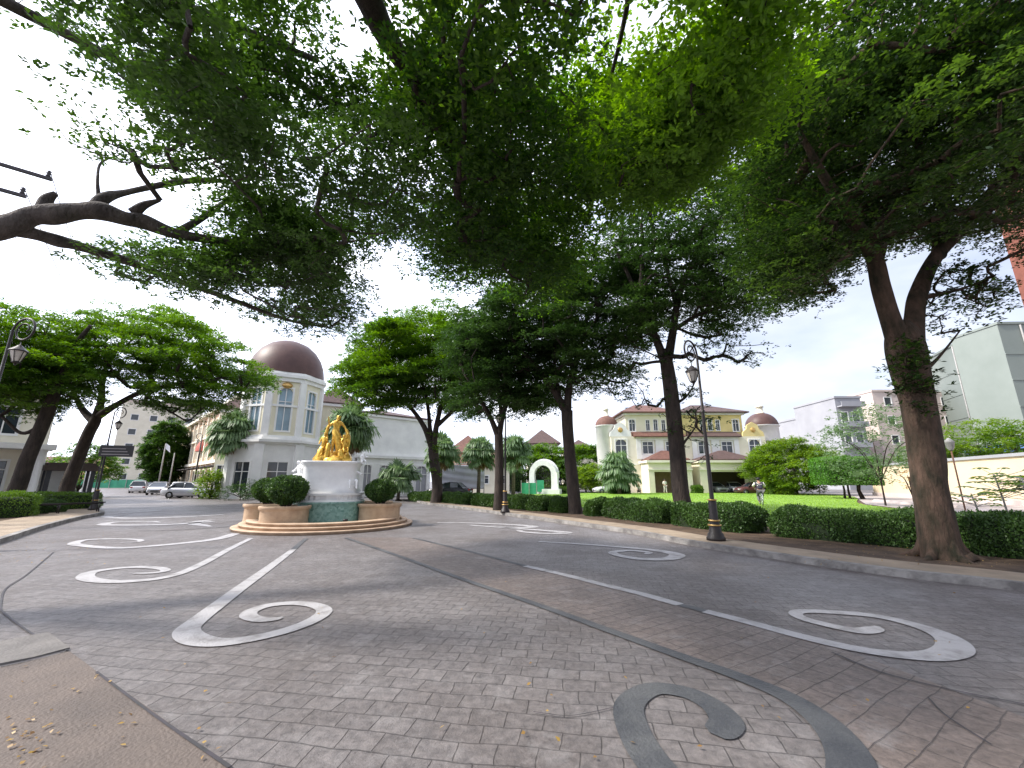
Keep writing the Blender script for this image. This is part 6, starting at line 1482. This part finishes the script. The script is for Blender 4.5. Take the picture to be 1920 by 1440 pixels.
# ------------------------------------------------------------------ poles and wires
up = Vector((-25.2, 14.0, .1))
UP = empty('utility_pole', up, R(38), 'power pole whose crossarms with insulators show at the upper left edge', 'utility pole')
part('pole', M_POLE, UP, lambda m: m.tube([(0, 0, 0), (0, 0, 16.6)], [.2, .15], 10))
UPX = []
for zz, ln in ((15.2, 4.6), (14.0, 4.0), (10.9, 3.6)):
    UPX.append(part('crossarm', M_WIRE if zz > 10 else M_POLE, UP, lambda m: m.box(-.6, ln, -.07, .07, zz, zz + .14)))
    if zz > 10:
        for x in (ln - .15, ln * .45, .2): part('insulator', M_WIRE, UPX[-1], lambda m: m.lathe([(.03, zz + .14), (.1, zz + .2), (.05, zz + .26), (.11, zz + .32), (.05, zz + .38), (.09, zz + .44), (0, zz + .5)], 10, (x, 0, 0)))
for i, (x, z) in enumerate(((4.45, 15.7), (2.07, 15.7), (3.85, 14.5))):
    a = up + Vector((x * math.cos(R(38)), x * math.sin(R(38)), z)); b = a + Vector((-34, 44, 1))
    pts = [a.lerp(b, t) - Vector((0, 0, 2.2 * 4 * t * (1 - t))) for t in np.linspace(0, 1, 14)]
    o = MB().tube(pts, .018, 4).build('power_cable', M_WIRE); tag(o, ['power cable strung from the tip of the upper crossarm at the left', 'power cable strung from the middle of the upper crossarm', 'power cable strung from the lower crossarm at the left'][i], 'cable', 'power cables')
for i, (px, Y, h) in enumerate(((213, 150, 22), (222, 155, 24), (228, 160, 19), (205, 140, 20))):
    p_ = at_px(px, Y); E = empty('mast', p_, 0, ['thin grey mast over the street end, second from the left', 'tallest thin mast over the street end', 'shortest thin mast over the street end, nearest the cream tower', 'leftmost thin mast over the street end'][i], 'mast', 'masts beyond the street')
    part('pole', M_POLE, E, lambda m: m.tube([(0, 0, 0), (0, 0, h)], [.28, .16], 6)); part('crossarm', M_POLE, E, lambda m: (m.box(-1.2, 1.2, -.1, .1, h - 1.5, h - 1.25), m.box(-.8, .8, -.1, .1, h - 3, h - 2.75)))
# slim posts along the left street
for i, (px, Y, h) in enumerate(((298, 56, 6.5), (318, 60, 5.5), (365, 43, 6.2))):
    p_ = at_px(px, Y); E = empty('lamp_post', p_, 0, ['pale post with a flag beside the dark conical tree', 'thin pale post before the peach shophouses', 'dark scroll post behind the nearest silver sedan'][i], 'post', 'posts along the left street')
    part('post', M_POLE if i < 2 else M_IRON, E, lambda m: m.tube([(0, 0, 0), (0, 0, h)], [.1, .06], 8))
    if i == 0: part('flag', M_CARW, E, lambda m: m.faces([(0.05, 0, h), (.5, .1, h - .35), (.75, 0, h - 1.2), (.05, .02, h - .7), (0.05, .03, h), (.5, .13, h - .35), (.75, .03, h - 1.2), (.05, .05, h - .7)], [(0, 1, 2, 3), (7, 6, 5, 4), (0, 4, 5, 1), (1, 5, 6, 2), (2, 6, 7, 3), (3, 7, 4, 0)]))
    if i == 2: part('crook', M_IRON, E, lambda m: m.tube([(-.3 + .3 * math.cos(a), 0, h - .1 + .3 * math.sin(a)) for a in np.linspace(0, 1.6 * PI, 16)], .03, 5)); part('lantern', M_FROST, E, lambda m: m.lathe([(.05, h - .9), (.14, h - .55), (.17, h - .5), (0, h - .4)], 8, (-.35, 0, 0)))
# motorbikes parked at the kiosk would be hidden; bench-like bars at the left hedge
E = empty('low_rail', (-21.2, 20.3, .12), R(60), 'low dark metal rail in front of the left hedge strip', 'rail')
part('rail', M_IRON, E, lambda m: [m.tube([(-1.6, 0, .45), (1.6, 0, .45)], .03, 6), m.tube([(-1.6, .25, .4), (1.6, .25, .4)], .03, 6)]); part('legs', M_IRON, E, lambda m: [m.tube([(x, y, 0), (x, y, .45)], .025, 6) for x in (-1.4, 0, 1.4) for y in (0, .25)])
